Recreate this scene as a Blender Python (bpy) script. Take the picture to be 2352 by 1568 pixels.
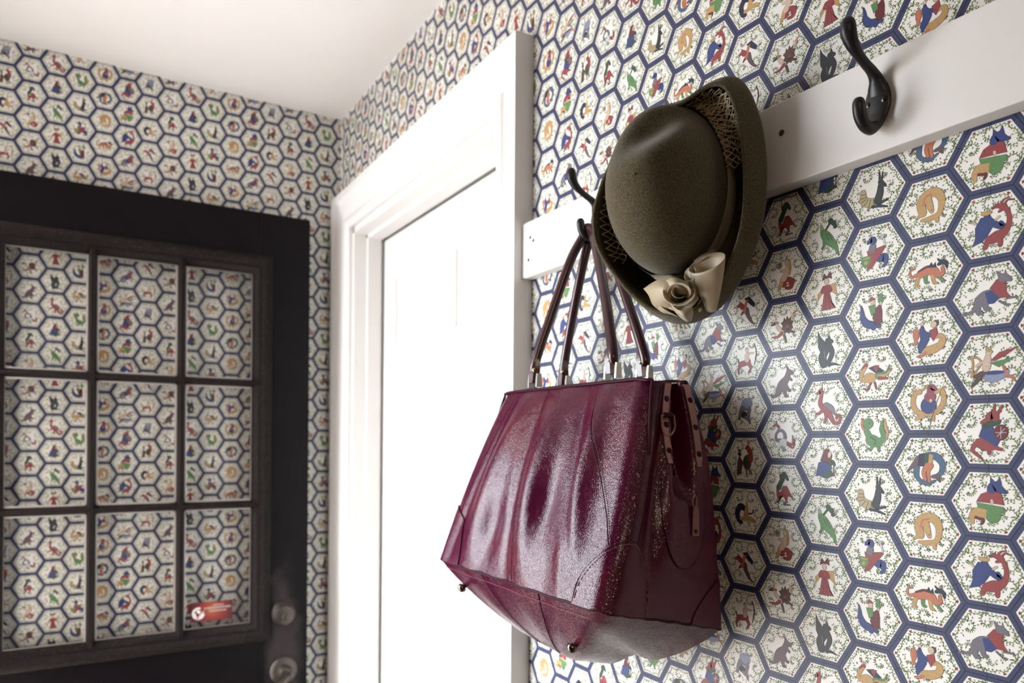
import bpy, bmesh, math, random
import numpy as np
from mathutils import Vector, Matrix

# ------------------------------------------------------------------ clear
for o in list(bpy.data.objects):
    bpy.data.objects.remove(o, do_unlink=True)
scene = bpy.context.scene
COL = scene.collection
random.seed(7)
RNG = np.random.default_rng(7)

# ------------------------------------------------------------------ camera
# world: corner of the two papered walls at x=0,y=0; right wall is y=0, left wall is x=0
F_PX, CX, CY = 1649.815, 1138.105, 1013.218
YAW, ROLL = 0.52941, 0.00778
CAM = np.array([1.8947, -0.61906, 1.55])
_fw = np.array([-math.cos(YAW), math.sin(YAW), 0.0])
_rt0 = np.array([math.sin(YAW), math.cos(YAW), 0.0])
_up0 = np.array([0, 0, 1.0])
_rt = _rt0 * math.cos(ROLL) + _up0 * math.sin(ROLL)
_up = _up0 * math.cos(ROLL) - _rt0 * math.sin(ROLL)
cam_d = bpy.data.cameras.new('camera')
cam = bpy.data.objects.new('camera', cam_d)
COL.objects.link(cam)
cam.matrix_world = Matrix(((_rt[0], _up[0], -_fw[0], CAM[0]), (_rt[1], _up[1], -_fw[1], CAM[1]),
                           (_rt[2], _up[2], -_fw[2], CAM[2]), (0, 0, 0, 1)))
cam_d.sensor_width = 36.0
cam_d.sensor_fit = 'HORIZONTAL'
cam_d.lens = F_PX / 2352 * 36.0
cam_d.shift_x = (1176 - CX) / 2352
cam_d.shift_y = (CY - 784) / 2352
cam_d.clip_start = 0.02
cam_d.dof.use_dof = True
cam_d.dof.focus_distance = 0.67
cam_d.dof.aperture_fstop = 6.3
scene.camera = cam

# ------------------------------------------------------------------ light
scene.view_settings.view_transform = 'Standard'
scene.view_settings.look = 'None'
scene.view_settings.gamma = 1.0
scene.view_settings.use_curve_mapping = False
scene.view_settings.exposure = 0.50

world = bpy.data.worlds.new('world')
scene.world = world
world.use_nodes = True
bg = world.node_tree.nodes['Background']
bg.inputs['Color'].default_value = (0.86, 0.93, 1.0, 1)      # pale sky daylight
bg.inputs['Strength'].default_value = 12.0

def area_light(name, loc, direction, sx, sy, power, color, portal=False, spread=180):
    l = bpy.data.lights.new(name, 'AREA')
    l.shape = 'RECTANGLE'
    l.size, l.size_y = sx, sy
    l.energy = power
    l.color = color
    l.spread = math.radians(spread)
    if portal:
        l.cycles.is_portal = True
    o = bpy.data.objects.new(name, l)
    COL.objects.link(o)
    o.location = loc
    o.rotation_euler = Vector(direction).to_track_quat('-Z', 'Y').to_euler()
    return o

area_light('doorway_portal_offscreen', (0.50, -1.0, 1.05), (0, 1, 0), 0.80, 2.1, 1.0, (1, 1, 1), portal=True)
# warm ceiling lamp of the hall behind the camera
area_light('hall_ceiling_lamp_offscreen', (3.30, -1.55, 2.40), (0, 0, -1), 0.70, 0.70, 14.0, (1.0, 0.76, 0.55))
sun_d = bpy.data.lights.new('sun_offscreen', 'SUN')
sun_d.energy = 15.0
sun_d.color = (1.0, 0.94, 0.88)
sun_d.angle = math.radians(1.5)
sun = bpy.data.objects.new('sun_offscreen', sun_d)
COL.objects.link(sun)
sun.rotation_euler = Vector((0.78, 0.16, -0.62)).to_track_quat('-Z', 'Y').to_euler()      # falls across the paving outside, along the house

# ------------------------------------------------------------------ projection helpers (pixel -> direction)
def ray(u, v):
    return _fw + (u - CX) / F_PX * _rt - (v - CY) / F_PX * _up

def on_plane(u, v, O, N):
    d = ray(u, v)
    return CAM + d * (np.dot(O - CAM, N) / np.dot(d, N))

# ------------------------------------------------------------------ mesh helpers
def mesh_obj(name, V, F, mat=None, parent=None, smooth=True, mats=None, fmat=None):
    V = np.asarray(V, dtype=float)
    if parent is not None:
        V = V - np.array(parent_world(parent))
    me = bpy.data.meshes.new(name)
    me.from_pydata(V.tolist(), [], F)
    me.update()
    o = bpy.data.objects.new(name, me)
    COL.objects.link(o)
    if parent is not None:
        o.parent = parent
    for m in (mats or ([mat] if mat else [])):
        me.materials.append(m)
    if fmat is not None:
        me.polygons.foreach_set('material_index', fmat)
    if smooth:
        me.polygons.foreach_set('use_smooth', [True] * len(me.polygons))
        try:
            me.set_sharp_from_angle(angle=math.radians(40))
        except Exception:
            pass
    return o

def parent_world(p):
    v = Vector((0, 0, 0))
    while p is not None:
        v = v + p.location
        p = p.parent
    return v

class MB:
    """collects shapes into one mesh"""
    def __init__(self):
        self.V = []
        self.F = []
    def add(self, V, F):
        n = len(self.V)
        self.V += [tuple(map(float, v)) for v in V]
        self.F += [tuple(i + n for i in f) for f in F]
        return self
    def box(self, x0, x1, y0, y1, z0, z1):
        return self.add([(x0, y0, z0), (x1, y0, z0), (x1, y1, z0), (x0, y1, z0), (x0, y0, z1), (x1, y0, z1), (x1, y1, z1), (x0, y1, z1)],
                        [(3, 2, 1, 0), (4, 5, 6, 7), (0, 1, 5, 4), (1, 2, 6, 5), (2, 3, 7, 6), (3, 0, 4, 7)])
    def grid(self, P, close_u=False, close_v=False, flip=False):
        P = np.asarray(P, float)
        nu, nv = P.shape[:2]
        F = []
        for i in range(nu if close_u else nu - 1):
            for j in range(nv if close_v else nv - 1):
                a, b = i * nv + j, ((i + 1) % nu) * nv + j
                c, d = ((i + 1) % nu) * nv + (j + 1) % nv, i * nv + (j + 1) % nv
                F.append((d, c, b, a) if flip else (a, b, c, d))
        return self.add(P.reshape(-1, 3), F)
    def tube(self, path, rad, n=10, cap=True, flat=None, side=None):
        """round tube; flat = (a,b) multiplies the two cross axes; side = preferred first cross axis"""
        path = [np.asarray(p, float) for p in path]
        m = len(path)
        rad = [rad] * m if np.isscalar(rad) else list(rad)
        T = []
        for i in range(m):
            t = path[min(i + 1, m - 1)] - path[max(i - 1, 0)]
            T.append(t / (np.linalg.norm(t) + 1e-12))
        ref = np.array(side if side is not None else ((0, 0, 1) if abs(T[0][2]) < 0.9 else (1, 0, 0)), float)
        rings = []
        for i in range(m):
            a = ref - T[i] * np.dot(ref, T[i])
            a /= (np.linalg.norm(a) + 1e-12)
            if side is None:
                ref = a
            b = np.cross(T[i], a)
            fa, fb = (1, 1) if flat is None else (flat[i] if isinstance(flat, list) else flat)
            rings.append([path[i] + rad[i] * (fa * math.cos(k * 2 * math.pi / n) * a + fb * math.sin(k * 2 * math.pi / n) * b) for k in range(n)])
        base = len(self.V)
        self.grid(rings, close_v=True, flip=True)
        if cap:
            self.F.append(tuple(base + k for k in range(n)))
            self.F.append(tuple(base + (m - 1) * n + k for k in reversed(range(n))))
        return self
    def lathe(self, prof, O, axis, n=24):
        """prof: list of (radius, height) along axis"""
        O = np.asarray(O, float)
        ax = np.asarray(axis, float)
        ax /= np.linalg.norm(ax)
        a = np.cross(ax, (0, 0, 1) if abs(ax[2]) < 0.9 else (1, 0, 0))
        a /= np.linalg.norm(a)
        b = np.cross(ax, a)
        self.grid([[O + ax * h + r * (math.cos(k * 2 * math.pi / n) * a + math.sin(k * 2 * math.pi / n) * b) for k in range(n)] for r, h in prof],
                  close_v=True)
        return self
    def build(self, name, mat, parent=None, smooth=True):
        return mesh_obj(name, self.V, self.F, mat, parent, smooth)

def smooth_path(pts, n=8):
    """Catmull-Rom through points (any dimension)"""
    P = [np.asarray(p, float) for p in pts]
    P = [2 * P[0] - P[1]] + P + [2 * P[-1] - P[-2]]
    out = []
    for i in range(1, len(P) - 2):
        for k in range(n):
            t = k / n
            out.append(0.5 * ((2 * P[i]) + (-P[i - 1] + P[i + 1]) * t + (2 * P[i - 1] - 5 * P[i] + 4 * P[i + 1] - P[i + 2]) * t * t
                              + (-P[i - 1] + 3 * P[i] - 3 * P[i + 1] + P[i + 2]) * t ** 3))
    out.append(P[-2])
    return out

def empty(name, loc, label=None, cat=None, group=None):
    o = bpy.data.objects.new(name, None)
    COL.objects.link(o)
    o.location = loc
    o.empty_display_size = 0.02
    if label:
        tag(o, label, cat, group)
    return o

def tag(o, label=None, cat=None, group=None, kind=None):
    if label: o['label'] = label
    if cat: o['category'] = cat
    if group: o['group'] = group
    if kind: o['kind'] = kind
    return o

def bevel(o, w=0.0015, seg=2):
    m = o.modifiers.new('bevel', 'BEVEL')
    m.width = w
    m.segments = seg
    m.limit_method = 'ANGLE'
    m.angle_limit = math.radians(40)
    return o

def solid(o, th, off=-1):
    m = o.modifiers.new('solid', 'SOLIDIFY')
    m.thickness = th
    m.offset = off
    return o

# ------------------------------------------------------------------ materials
def new_mat(name):
    m = bpy.data.materials.new(name)
    m.use_nodes = True
    nt = m.node_tree
    b = nt.nodes['Principled BSDF']
    return m, nt, b

def N(nt, typ, **kw):
    n = nt.nodes.new(typ)
    for k, v in kw.items():
        if k.startswith('_'):
            setattr(n, k[1:], v)
        else:
            n.inputs[k.replace('__', ' ')].default_value = v
    return n

def math_node(nt, op, a, b=None, c=None):
    n = nt.nodes.new('ShaderNodeMath')
    n.operation = op
    for i, x in enumerate((a, b, c)):
        if x is None: continue
        if hasattr(x, 'is_linked') or hasattr(x, 'links'):
            nt.links.new(x, n.inputs[i])
        else:
            n.inputs[i].default_value = x
    return n.outputs[0]

def ramp(nt, fac, stops):
    r = nt.nodes.new('ShaderNodeValToRGB')
    e = r.color_ramp.elements
    e[0].position, e[0].color = stops[0][0], (*stops[0][1], 1)
    e[1].position, e[1].color = stops[-1][0], (*stops[-1][1], 1)
    for p, c in stops[1:-1]:
        k = e.new(p)
        k.color = (*c, 1)
    nt.links.new(fac, r.inputs[0])
    return r.outputs[0]

def noise(nt, scale, detail=4, rough=0.55, vec=None, dist=0.0):
    n = N(nt, 'ShaderNodeTexNoise', Scale=scale, Detail=detail, Roughness=rough, Distortion=dist)
    if vec is None:
        g = nt.nodes.new('ShaderNodeNewGeometry')
        vec = g.outputs['Position']
    nt.links.new(vec, n.inputs['Vector'])
    return n.outputs['Fac']

def bump(nt, b, height, strength=0.2, dist=0.001):
    n = N(nt, 'ShaderNodeBump', Strength=strength, Distance=dist)
    nt.links.new(height, n.inputs['Height'])
    nt.links.new(n.outputs[0], b.inputs['Normal'])
    return n

def mixc(nt, fac, a, b):
    n = nt.nodes.new('ShaderNodeMix')
    n.data_type = 'RGBA'
    for s, x in ((0, fac), (6, a), (7, b)):
        if isinstance(x, (tuple, list)):
            n.inputs[s].default_value = (*x, 1)
        elif isinstance(x, (int, float)):
            n.inputs[s].default_value = x
        else:
            nt.links.new(x, n.inputs[s])
    return n.outputs[2]

def simple(name, c1, c2=None, rough=0.5, metal=0.0, scale=30, bmp=0.0, bscale=200, bdist=0.0006, spec=0.5, coat=0.0, coat_r=0.15, sheen=0.0):
    m, nt, b = new_mat(name)
    f = noise(nt, scale)
    nt.links.new(mixc(nt, f, c1, c2 or tuple(x * 0.86 for x in c1)), b.inputs['Base Color'])
    b.inputs['Roughness'].default_value = rough
    b.inputs['Metallic'].default_value = metal
    b.inputs['Specular IOR Level'].default_value = spec
    b.inputs['Coat Weight'].default_value = coat
    b.inputs['Coat Roughness'].default_value = coat_r
    b.inputs['Sheen Weight'].default_value = sheen
    if bmp:
        bump(nt, b, noise(nt, bscale, 5), bmp, bdist)
    return m

M = {}
M['paint'] = simple('white_gloss_paint', (0.77, 0.745, 0.725), (0.74, 0.715, 0.695), rough=0.45, scale=6, bmp=0.10, bscale=60)
M['rail'] = simple('rail_paint', (0.80, 0.77, 0.73), (0.74, 0.71, 0.67), rough=0.45, scale=9, bmp=0.12, bscale=90)
M['ceiling'] = simple('ceiling_paint', (0.84, 0.81, 0.79), (0.82, 0.79, 0.77), rough=0.9, scale=3)
M['floor'] = simple('floor_board', (0.10, 0.065, 0.045), (0.07, 0.045, 0.03), rough=0.5, scale=8)
M['ground'] = simple('paved_ground', (0.50, 0.46, 0.43), (0.42, 0.39, 0.36), rough=0.9, scale=4)
M['room'] = simple('dim_room_paint', (0.16, 0.14, 0.12), (0.13, 0.115, 0.10), rough=0.8, scale=3)
M['hook'] = simple('black_iron', (0.012, 0.011, 0.012), (0.02, 0.018, 0.018), rough=0.36, scale=40, bmp=0.12, bscale=300, spec=0.35)
M['screw'] = simple('dark_screw', (0.05, 0.045, 0.04), rough=0.25, metal=0.9, scale=300)
M['rust'] = simple('rusty_screw', (0.10, 0.045, 0.02), (0.03, 0.016, 0.010), rough=0.8, scale=500)

PITCH, DXC = 0.0545, 0.0474
GR = (1.60353, 1.50462)      # centre of a reference hexagon on the right wall (x, z)
GL = (-0.51817, 2.31079)     # and on the left wall (y, z)

def paper_material(name, axis, g):
    """printed wallpaper: blue framed hexagons on cream paper"""
    m, nt, b = new_mat(name)
    L = nt.links.new
    geo = nt.nodes.new('ShaderNodeNewGeometry')
    sep = nt.nodes.new('ShaderNodeSeparateXYZ')
    L(geo.outputs['Position'], sep.inputs[0])
    s3 = math.sqrt(3)
    x = math_node(nt, 'MULTIPLY', math_node(nt, 'SUBTRACT', sep.outputs[axis], g[0]), s3 / (2 * DXC))
    y = math_node(nt, 'DIVIDE', math_node(nt, 'SUBTRACT', sep.outputs[2], g[1]), PITCH)
    def cell(ox, oy):
        a = math_node(nt, 'SUBTRACT', math_node(nt, 'FLOORED_MODULO', math_node(nt, 'ADD', x, ox), s3), s3 / 2)
        c = math_node(nt, 'SUBTRACT', math_node(nt, 'FLOORED_MODULO', math_node(nt, 'ADD', y, oy), 1.0), 0.5)
        return a, c, math_node(nt, 'ADD', math_node(nt, 'MULTIPLY', a, a), math_node(nt, 'MULTIPLY', c, c))
    a1, c1, d1 = cell(s3 / 2, 0.5)
    a2, c2, d2 = cell(0.0, 0.0)
    sel = math_node(nt, 'LESS_THAN', d1, d2)
    def pick(p, q):
        return math_node(nt, 'ADD', math_node(nt, 'MULTIPLY', p, sel), math_node(nt, 'MULTIPLY', q, math_node(nt, 'SUBTRACT', 1.0, sel)))
    qx = math_node(nt, 'ABSOLUTE', pick(a1, a2))
    qy = math_node(nt, 'ABSOLUTE', pick(c1, c2))
    e2 = math_node(nt, 'ADD', math_node(nt, 'MULTIPLY', qx, s3 / 2), math_node(nt, 'MULTIPLY', qy, 0.5))
    hd = math_node(nt, 'MAXIMUM', qy, e2)
    # tangential coordinate along the nearest edge
    flatsel = math_node(nt, 'GREATER_THAN', qy, e2)
    t2 = math_node(nt, 'ABSOLUTE', math_node(nt, 'SUBTRACT', math_node(nt, 'MULTIPLY', qy, s3 / 2), math_node(nt, 'MULTIPLY', qx, 0.5)))
    tt = math_node(nt, 'ADD', math_node(nt, 'MULTIPLY', qx, flatsel), math_node(nt, 'MULTIPLY', t2, math_node(nt, 'SUBTRACT', 1.0, flatsel)))
    border = math_node(nt, 'GREATER_THAN', hd, 0.436)
    line = math_node(nt, 'MAXIMUM', math_node(nt, 'GREATER_THAN', hd, 0.4945),
                     math_node(nt, 'MULTIPLY', math_node(nt, 'LESS_THAN', tt, 0.006), border))
    weave = noise(nt, 2600, 2, 0.6)
    paper = mixc(nt, noise(nt, 7, 3), (0.870, 0.832, 0.782), (0.830, 0.790, 0.738))
    blue = mixc(nt, weave, (0.018, 0.022, 0.062), (0.082, 0.092, 0.190))
    stripe = math_node(nt, 'PINGPONG', math_node(nt, 'SUBTRACT', hd, 0.436), 0.0135)
    blue = mixc(nt, math_node(nt, 'MULTIPLY', math_node(nt, 'LESS_THAN', stripe, 0.0042), 0.55), blue, (0.015, 0.017, 0.050))
    c = mixc(nt, border, paper, blue)
    c = mixc(nt, line, c, (0.012, 0.012, 0.022))
    L(c, b.inputs['Base Color'])
    b.inputs['Roughness'].default_value = 0.42
    b.inputs['Specular IOR Level'].default_value = 0.35
    bump(nt, b, noise(nt, 900, 3), 0.05, 0.0004)
    return m
M['paperR'] = paper_material('hexagon_wallpaper_right', 0, GR)
M['paperL'] = paper_material('hexagon_wallpaper_left', 1, GL)

m, nt, b = new_mat('wallpaper_print')
at = nt.nodes.new('ShaderNodeAttribute')
at.attribute_name = 'ink'
hv = nt.nodes.new('ShaderNodeHueSaturation')
mr = N(nt, 'ShaderNodeMapRange')
mr.inputs[3].default_value = 0.62
mr.inputs[4].default_value = 1.35
nt.links.new(noise(nt, 700, 4), mr.inputs[0])
nt.links.new(at.outputs['Color'], hv.inputs['Color'])
nt.links.new(mr.outputs[0], hv.inputs['Value'])
nt.links.new(hv.outputs[0], b.inputs['Base Color'])
b.inputs['Roughness'].default_value = 0.42
b.inputs['Specular IOR Level'].default_value = 0.35
M['print'] = m

# ================================================================== SETTING
CEIL = 2.417
XEND = 5.0
YROOM = -3.2         # the room opens out behind the camera
YFR = -0.97          # wall with the outside doorway, out of frame on the left
ox0, ox1, oz1 = 0.105, 0.862, 2.094       # white door opening
w = MB()
w.box(-0.15, ox0, 0, 0.15, 0, CEIL + 0.1).box(ox1, XEND, 0, 0.15, 0, CEIL + 0.1).box(ox0, ox1, 0, 0.15, oz1, CEIL + 0.1)
wall_right = tag(w.build('wall_right', M['paperR'], smooth=False), kind='structure')
w = MB().box(-0.15, 0, YFR - 0.12, 0, 0, CEIL + 0.1)
wall_left = tag(w.build('wall_left', M['paperL'], smooth=False), kind='structure')
w = MB()
w.box(0, 0.10, YFR - 0.12, YFR, 0, CEIL + 0.1).box(0.90, 1.15, YFR - 0.12, YFR, 0, CEIL + 0.1).box(0.10, 0.90, YFR - 0.12, YFR, 2.125, CEIL + 0.1)
tag(w.build('wall_front', M['paperR'], smooth=False), kind='structure')
tag(MB().box(1.03, 1.15, YROOM - 0.12, YFR - 0.12, 0, CEIL + 0.1).build('wall_return', M['room'], smooth=False), kind='structure')
tag(MB().box(1.03, XEND + 0.12, YROOM - 0.24, YROOM - 0.12, 0, CEIL + 0.1).build('wall_far', M['room'], smooth=False), kind='structure')
tag(MB().box(XEND, XEND + 0.12, YROOM - 0.12, 0.15, 0, CEIL + 0.1).build('wall_back', M['room'], smooth=False), kind='structure')
for nm, mt, za, zc_ in (('ceiling', 'ceiling', CEIL, CEIL + 0.1), ('floor', 'floor', -0.1, 0)):
    tag(MB().box(-0.15, XEND + 0.12, YFR - 0.12, 0.15, za, zc_).box(1.03, XEND + 0.12, YROOM - 0.24, YFR - 0.12, za, zc_).build(nm, M[mt], smooth=False), kind='structure')
tag(MB().box(-14, 1.02, -16, YFR - 0.12, -0.25, -0.12).box(5.13, 18, -16, 8, -0.25, -0.12).build('ground', M['ground'], smooth=False), kind='structure')
tag(MB().box(-0.2, 1.1, 0.15, 0.30, 0, CEIL).build('wall_closet', M['room'], smooth=False), kind='structure')

# ---- casing of the white door, one moulded profile mitred round the opening
prof = [(0, 0), (0, -0.034), (0.016, -0.034), (0.021, -0.029), (0.030, -0.0255), (0.052, -0.0195), (0.064, -0.016), (0.067, -0.0205), (0.073, -0.0225), (0.080, -0.021), (0.088, -0.012), (0.088, 0.002)]
xl, xr, zt = 0.012, 0.947, 2.188
secs = []
for leg in range(4):
    row = []
    for t, y in prof:
        row.append({0: (xl + t, y, 0), 1: (xl + t, y, zt - t), 2: (xr - t, y, zt - t), 3: (xr - t, y, 0)}[leg])
    secs.append(row)
casing = MB().grid(secs).build('trim_1', M['paint'])
tag(casing, kind='structure')
# jamb and stop
jb = MB()
jb.box(ox0 - 0.004, ox0 + 0.012, -0.004, 0.15, 0, oz1 + 0.006).box(ox1 - 0.012, ox1 + 0.004, -0.004, 0.15, 0, oz1 + 0.006).box(ox0, ox1, -0.004, 0.15, oz1 - 0.012, oz1 + 0.006)
jb.box(ox0 + 0.010, ox0 + 0.020, 0.030, 0.068, 0, oz1 - 0.01).box(ox1 - 0.020, ox1 - 0.010, 0.030, 0.068, 0, oz1 - 0.01).box(ox0 + 0.01, ox1 - 0.01, 0.030, 0.068, oz1 - 0.022, oz1 - 0.010)
o = jb.build('trim_2', M['paint'], smooth=False)
tag(o, kind='structure'); bevel(o, 0.0015)

# ---- white six panel door
door1 = empty('door_1', (0.485, 0.092, 0.01))
tag(door1, 'white six-panel door closed inside its moulded casing', kind='structure')
DY = 0.075
xs = [ox0 + 0.0225, 0.205, 0.440, 0.535, 0.770, ox1 - 0.0225]
zs = [0.012, 0.22, 0.98, 1.125, 1.690, 1.792, 1.958, oz1 - 0.0245]
lf = MB()
for i in range(5):
    for j in range(7):
        if i in (1, 3) and j in (1, 3, 5):
            continue
        lf.add([(xs[i], DY, zs[j]), (xs[i + 1], DY, zs[j]), (xs[i + 1], DY, zs[j + 1]), (xs[i], DY, zs[j + 1])], [(0, 1, 2, 3)])
lf.box(xs[0], xs[-1], DY + 0.016, DY + 0.036, zs[0], zs[-1])
for a, c in (((xs[0], zs[0]), (xs[0], zs[-1])), ((xs[-1], zs[0]), (xs[-1], zs[-1])), ((xs[0], zs[-1]), (xs[-1], zs[-1]))):
    lf.add([(a[0], DY, a[1]), (c[0], DY, c[1]), (c[0], DY + 0.03, c[1]), (a[0], DY + 0.03, a[1])], [(0, 1, 2, 3)])
lf.build('door_leaf', M['paint'], door1, smooth=False)
for i in (1, 3):
    for j in (1, 3, 5):
        rings = []
        for ins, dep in ((0, 0), (0.0015, 0.006), (0.008, 0.0095), (0.013, 0.0125), (0.016, 0.0125), (0.0195, 0.0065), (0.034, 0.0030)):
            x0, x1, z0, z1 = xs[i] + ins, xs[i + 1] - ins, zs[j] + ins, zs[j + 1] - ins
            rings.append([(x0, DY + dep, z0), (x1, DY + dep, z0), (x1, DY + dep, z1), (x0, DY + dep, z1)])
        pm = MB().grid(rings, close_v=True, flip=True)
        n = len(pm.V)
        pm.F.append((n - 4, n - 3, n - 2, n - 1))
        pm.build('panel', M['paint'], door1, smooth=False)

# ---- black part-glazed door standing open against the left wall
m, nt, b = new_mat('worn_black_paint')
geo = nt.nodes.new('ShaderNodeNewGeometry')
sep = nt.nodes.new('ShaderNodeSeparateXYZ')
nt.links.new(geo.outputs['Position'], sep.inputs[0])
f1 = noise(nt, 14, 5, 0.6)
f2 = noise(nt, 60, 4, 0.6)
base = mixc(nt, f1, (0.0020, 0.0014, 0.0020), (0.0065, 0.0048, 0.0060))
# rubbed grey-brown patch round the lock and lever
ey = math_node(nt, 'DIVIDE', math_node(nt, 'ADD', sep.outputs[1], 0.166), 0.040)
ez = math_node(nt, 'DIVIDE', math_node(nt, 'SUBTRACT', sep.outputs[2], 1.03), 0.19)
rr = math_node(nt, 'SQRT', math_node(nt, 'ADD', math_node(nt, 'MULTIPLY', ey, ey), math_node(nt, 'MULTIPLY', ez, ez)))
rr = math_node(nt, 'ADD', rr, math_node(nt, 'MULTIPLY', math_node(nt, 'SUBTRACT', f1, 0.5), 1.6))
mask = N(nt, 'ShaderNodeMapRange')
nt.links.new(rr, mask.inputs[0])
mask.inputs[1].default_value, mask.inputs[2].default_value = 0.70, 1.15
mask.inputs[3].default_value, mask.inputs[4].default_value = 0.60, 0.0
base = mixc(nt, mask.outputs[0], base, mixc(nt, f2, (0.060, 0.046, 0.044), (0.035, 0.028, 0.030)))
nt.links.new(base, b.inputs['Base Color'])
b.inputs['Roughness'].default_value = 0.38
b.inputs['Specular IOR Level'].default_value = 0.12
bump(nt, b, f2, 0.10, 0.0008)
M['black'] = m
m, nt, b = new_mat('worn_black_moulding')
f1 = noise(nt, 25, 5, 0.65)
wear = ramp(nt, noise(nt, 200, 4, 0.6), [(0.55, (0, 0, 0)), (0.80, (1, 1, 1))])
nt.links.new(mixc(nt, wear, mixc(nt, f1, (0.005, 0.0036, 0.0036), (0.014, 0.010, 0.0095)), (0.045, 0.033, 0.027)), b.inputs['Base Color'])
b.inputs['Roughness'].default_value = 0.55
b.inputs['Specular IOR Level'].default_value = 0.12
bump(nt, b, noise(nt, 120, 4), 0.12, 0.0008)
M['blackm'] = m
# thin window glass: clear with a surface reflection and a little dust
m, nt, b = new_mat('window_glass')
out = nt.nodes['Material Output']
tr = N(nt, 'ShaderNodeBsdfTransparent')
tr.inputs[0].default_value = (1, 1, 1, 1)
gl = N(nt, 'ShaderNodeBsdfGlossy')
gl.inputs['Roughness'].default_value = 0.02
fr = N(nt, 'ShaderNodeFresnel', IOR=1.2)
mx = N(nt, 'ShaderNodeMixShader')
nt.links.new(fr.outputs[0], mx.inputs[0]); nt.links.new(tr.outputs[0], mx.inputs[1]); nt.links.new(gl.outputs[0], mx.inputs[2])
df = N(nt, 'ShaderNodeBsdfDiffuse')
df.inputs[0].default_value = (0.75, 0.75, 0.75, 1)
mx2 = N(nt, 'ShaderNodeMixShader')
dr = N(nt, 'ShaderNodeMapRange')
nt.links.new(noise(nt, 18, 5, 0.6), dr.inputs[0])
dr.inputs[1].default_value, dr.inputs[2].default_value, dr.inputs[3].default_value, dr.inputs[4].default_value = 0.40, 0.85, 0.0, 0.035
nt.links.new(dr.outputs[0], mx2.inputs[0]); nt.links.new(mx.outputs[0], mx2.inputs[1]); nt.links.new(df.outputs[0], mx2.inputs[2])
nt.links.new(mx2.outputs[0], out.inputs['Surface'])
M['glass'] = m
M['bead'] = simple('pale_putty', (0.78, 0.74, 0.70), rough=0.6, scale=60)
M['bronze'] = simple('aged_bronze', (0.105, 0.085, 0.072), (0.060, 0.048, 0.044), rough=0.38, metal=0.75, scale=60)

XF, XB = 0.080, 0.038
gy0, gy1, gz0, gz1 = -0.757, -0.236, 1.090, 1.966      # glazed opening
door2 = empty('door_2', (0.06, -0.50, 0.01))
tag(door2, 'black painted door with nine glass panes standing open against wallpaper', kind='structure')
yl, yr, zb, ztop = -0.886, -0.107, 0.012, 2.108
def dpart(name, y0, y1, z0, z1, mat='black'):
    o = MB().box(XB, XF, y0, y1, z0, z1).build(name, M[mat], door2, smooth=False)
    return bevel(o, 0.002)
dpart('stile', yl, gy0 - 0.006, zb, ztop)
dpart('stile', gy1 + 0.006, yr, zb, ztop)
dpart('top_rail', gy0 - 0.006, gy1 + 0.006, gz1 + 0.006, ztop)
dpart('lower_panel', gy0 - 0.006, gy1 + 0.006, zb, gz0 - 0.006)
# raised moulding round the glass, mitred
mp = [(-0.008, XB + 0.006), (-0.008, 0.066), (0.000, 0.070), (0.006, 0.079), (0.010, 0.0805), (0.015, 0.083), (0.021, 0.088), (0.029, 0.0895), (0.034, 0.087), (0.036, 0.079)]
rows = []
for t, xx in mp:
    rows.append([(xx, gy0 - t, gz0 - t), (xx, gy1 + t, gz0 - t), (xx, gy1 + t, gz1 + t), (xx, gy0 - t, gz1 + t)])
MB().grid(rows, close_v=True).build('moulding', M['blackm'], door2)
vy = [-0.5875, -0.4045]
hz = [1.391, 1.688]
def bar(p0, p1, across):
    """glazing bar with a chamfered section"""
    p0, p1, a = np.array(p0), np.array(p1), np.array(across)
    sec = [(-0.009, 0.048), (-0.009, 0.064), (-0.0055, 0.071), (-0.004, 0.080), (0.004, 0.080), (0.0055, 0.071), (0.009, 0.064), (0.009, 0.048)]
    g = [[p + a * s + np.array((xx, 0, 0)) for s, xx in sec] for p in (p0, p1)]
    return MB().grid(g, close_v=True).build('glazing_bar', M['blackm'], door2)
for y in vy: bar((0, y, gz0 - 0.004), (0, y, gz1 + 0.004), (0, 1, 0))
for z in hz: bar((-0.0006, gy0 - 0.004, z), (-0.0006, gy1 + 0.004, z), (0, 0, 1))
ye = [gy0 - 0.004] + vy + [gy1 + 0.004]
ze = [gz0 - 0.004] + hz + [gz1 + 0.004]
for i in range(3):
    for j in range(3):
        y0, y1, z0, z1 = ye[i] + 0.004, ye[i + 1] - 0.004, ze[j] + 0.004, ze[j + 1] - 0.004
        p = MB().box(0.0590, 0.0620, y0, y1, z0, z1).build('glass_pane', M['glass'], door2, smooth=False)
        t = 0.0085
        bd = MB()
        bd.box(0.0500, 0.0588, y0, y1, z0, z0 + t).box(0.0500, 0.0588, y0, y1, z1 - t, z1).box(0.0500, 0.0588, y0, y0 + t, z0, z1).box(0.0500, 0.0588, y1 - t, y1, z0, z1)
        bd.build('putty_bead', M['bead'], p, smooth=False)
        if (i, j) == (2, 0):
            PANE = p
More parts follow.
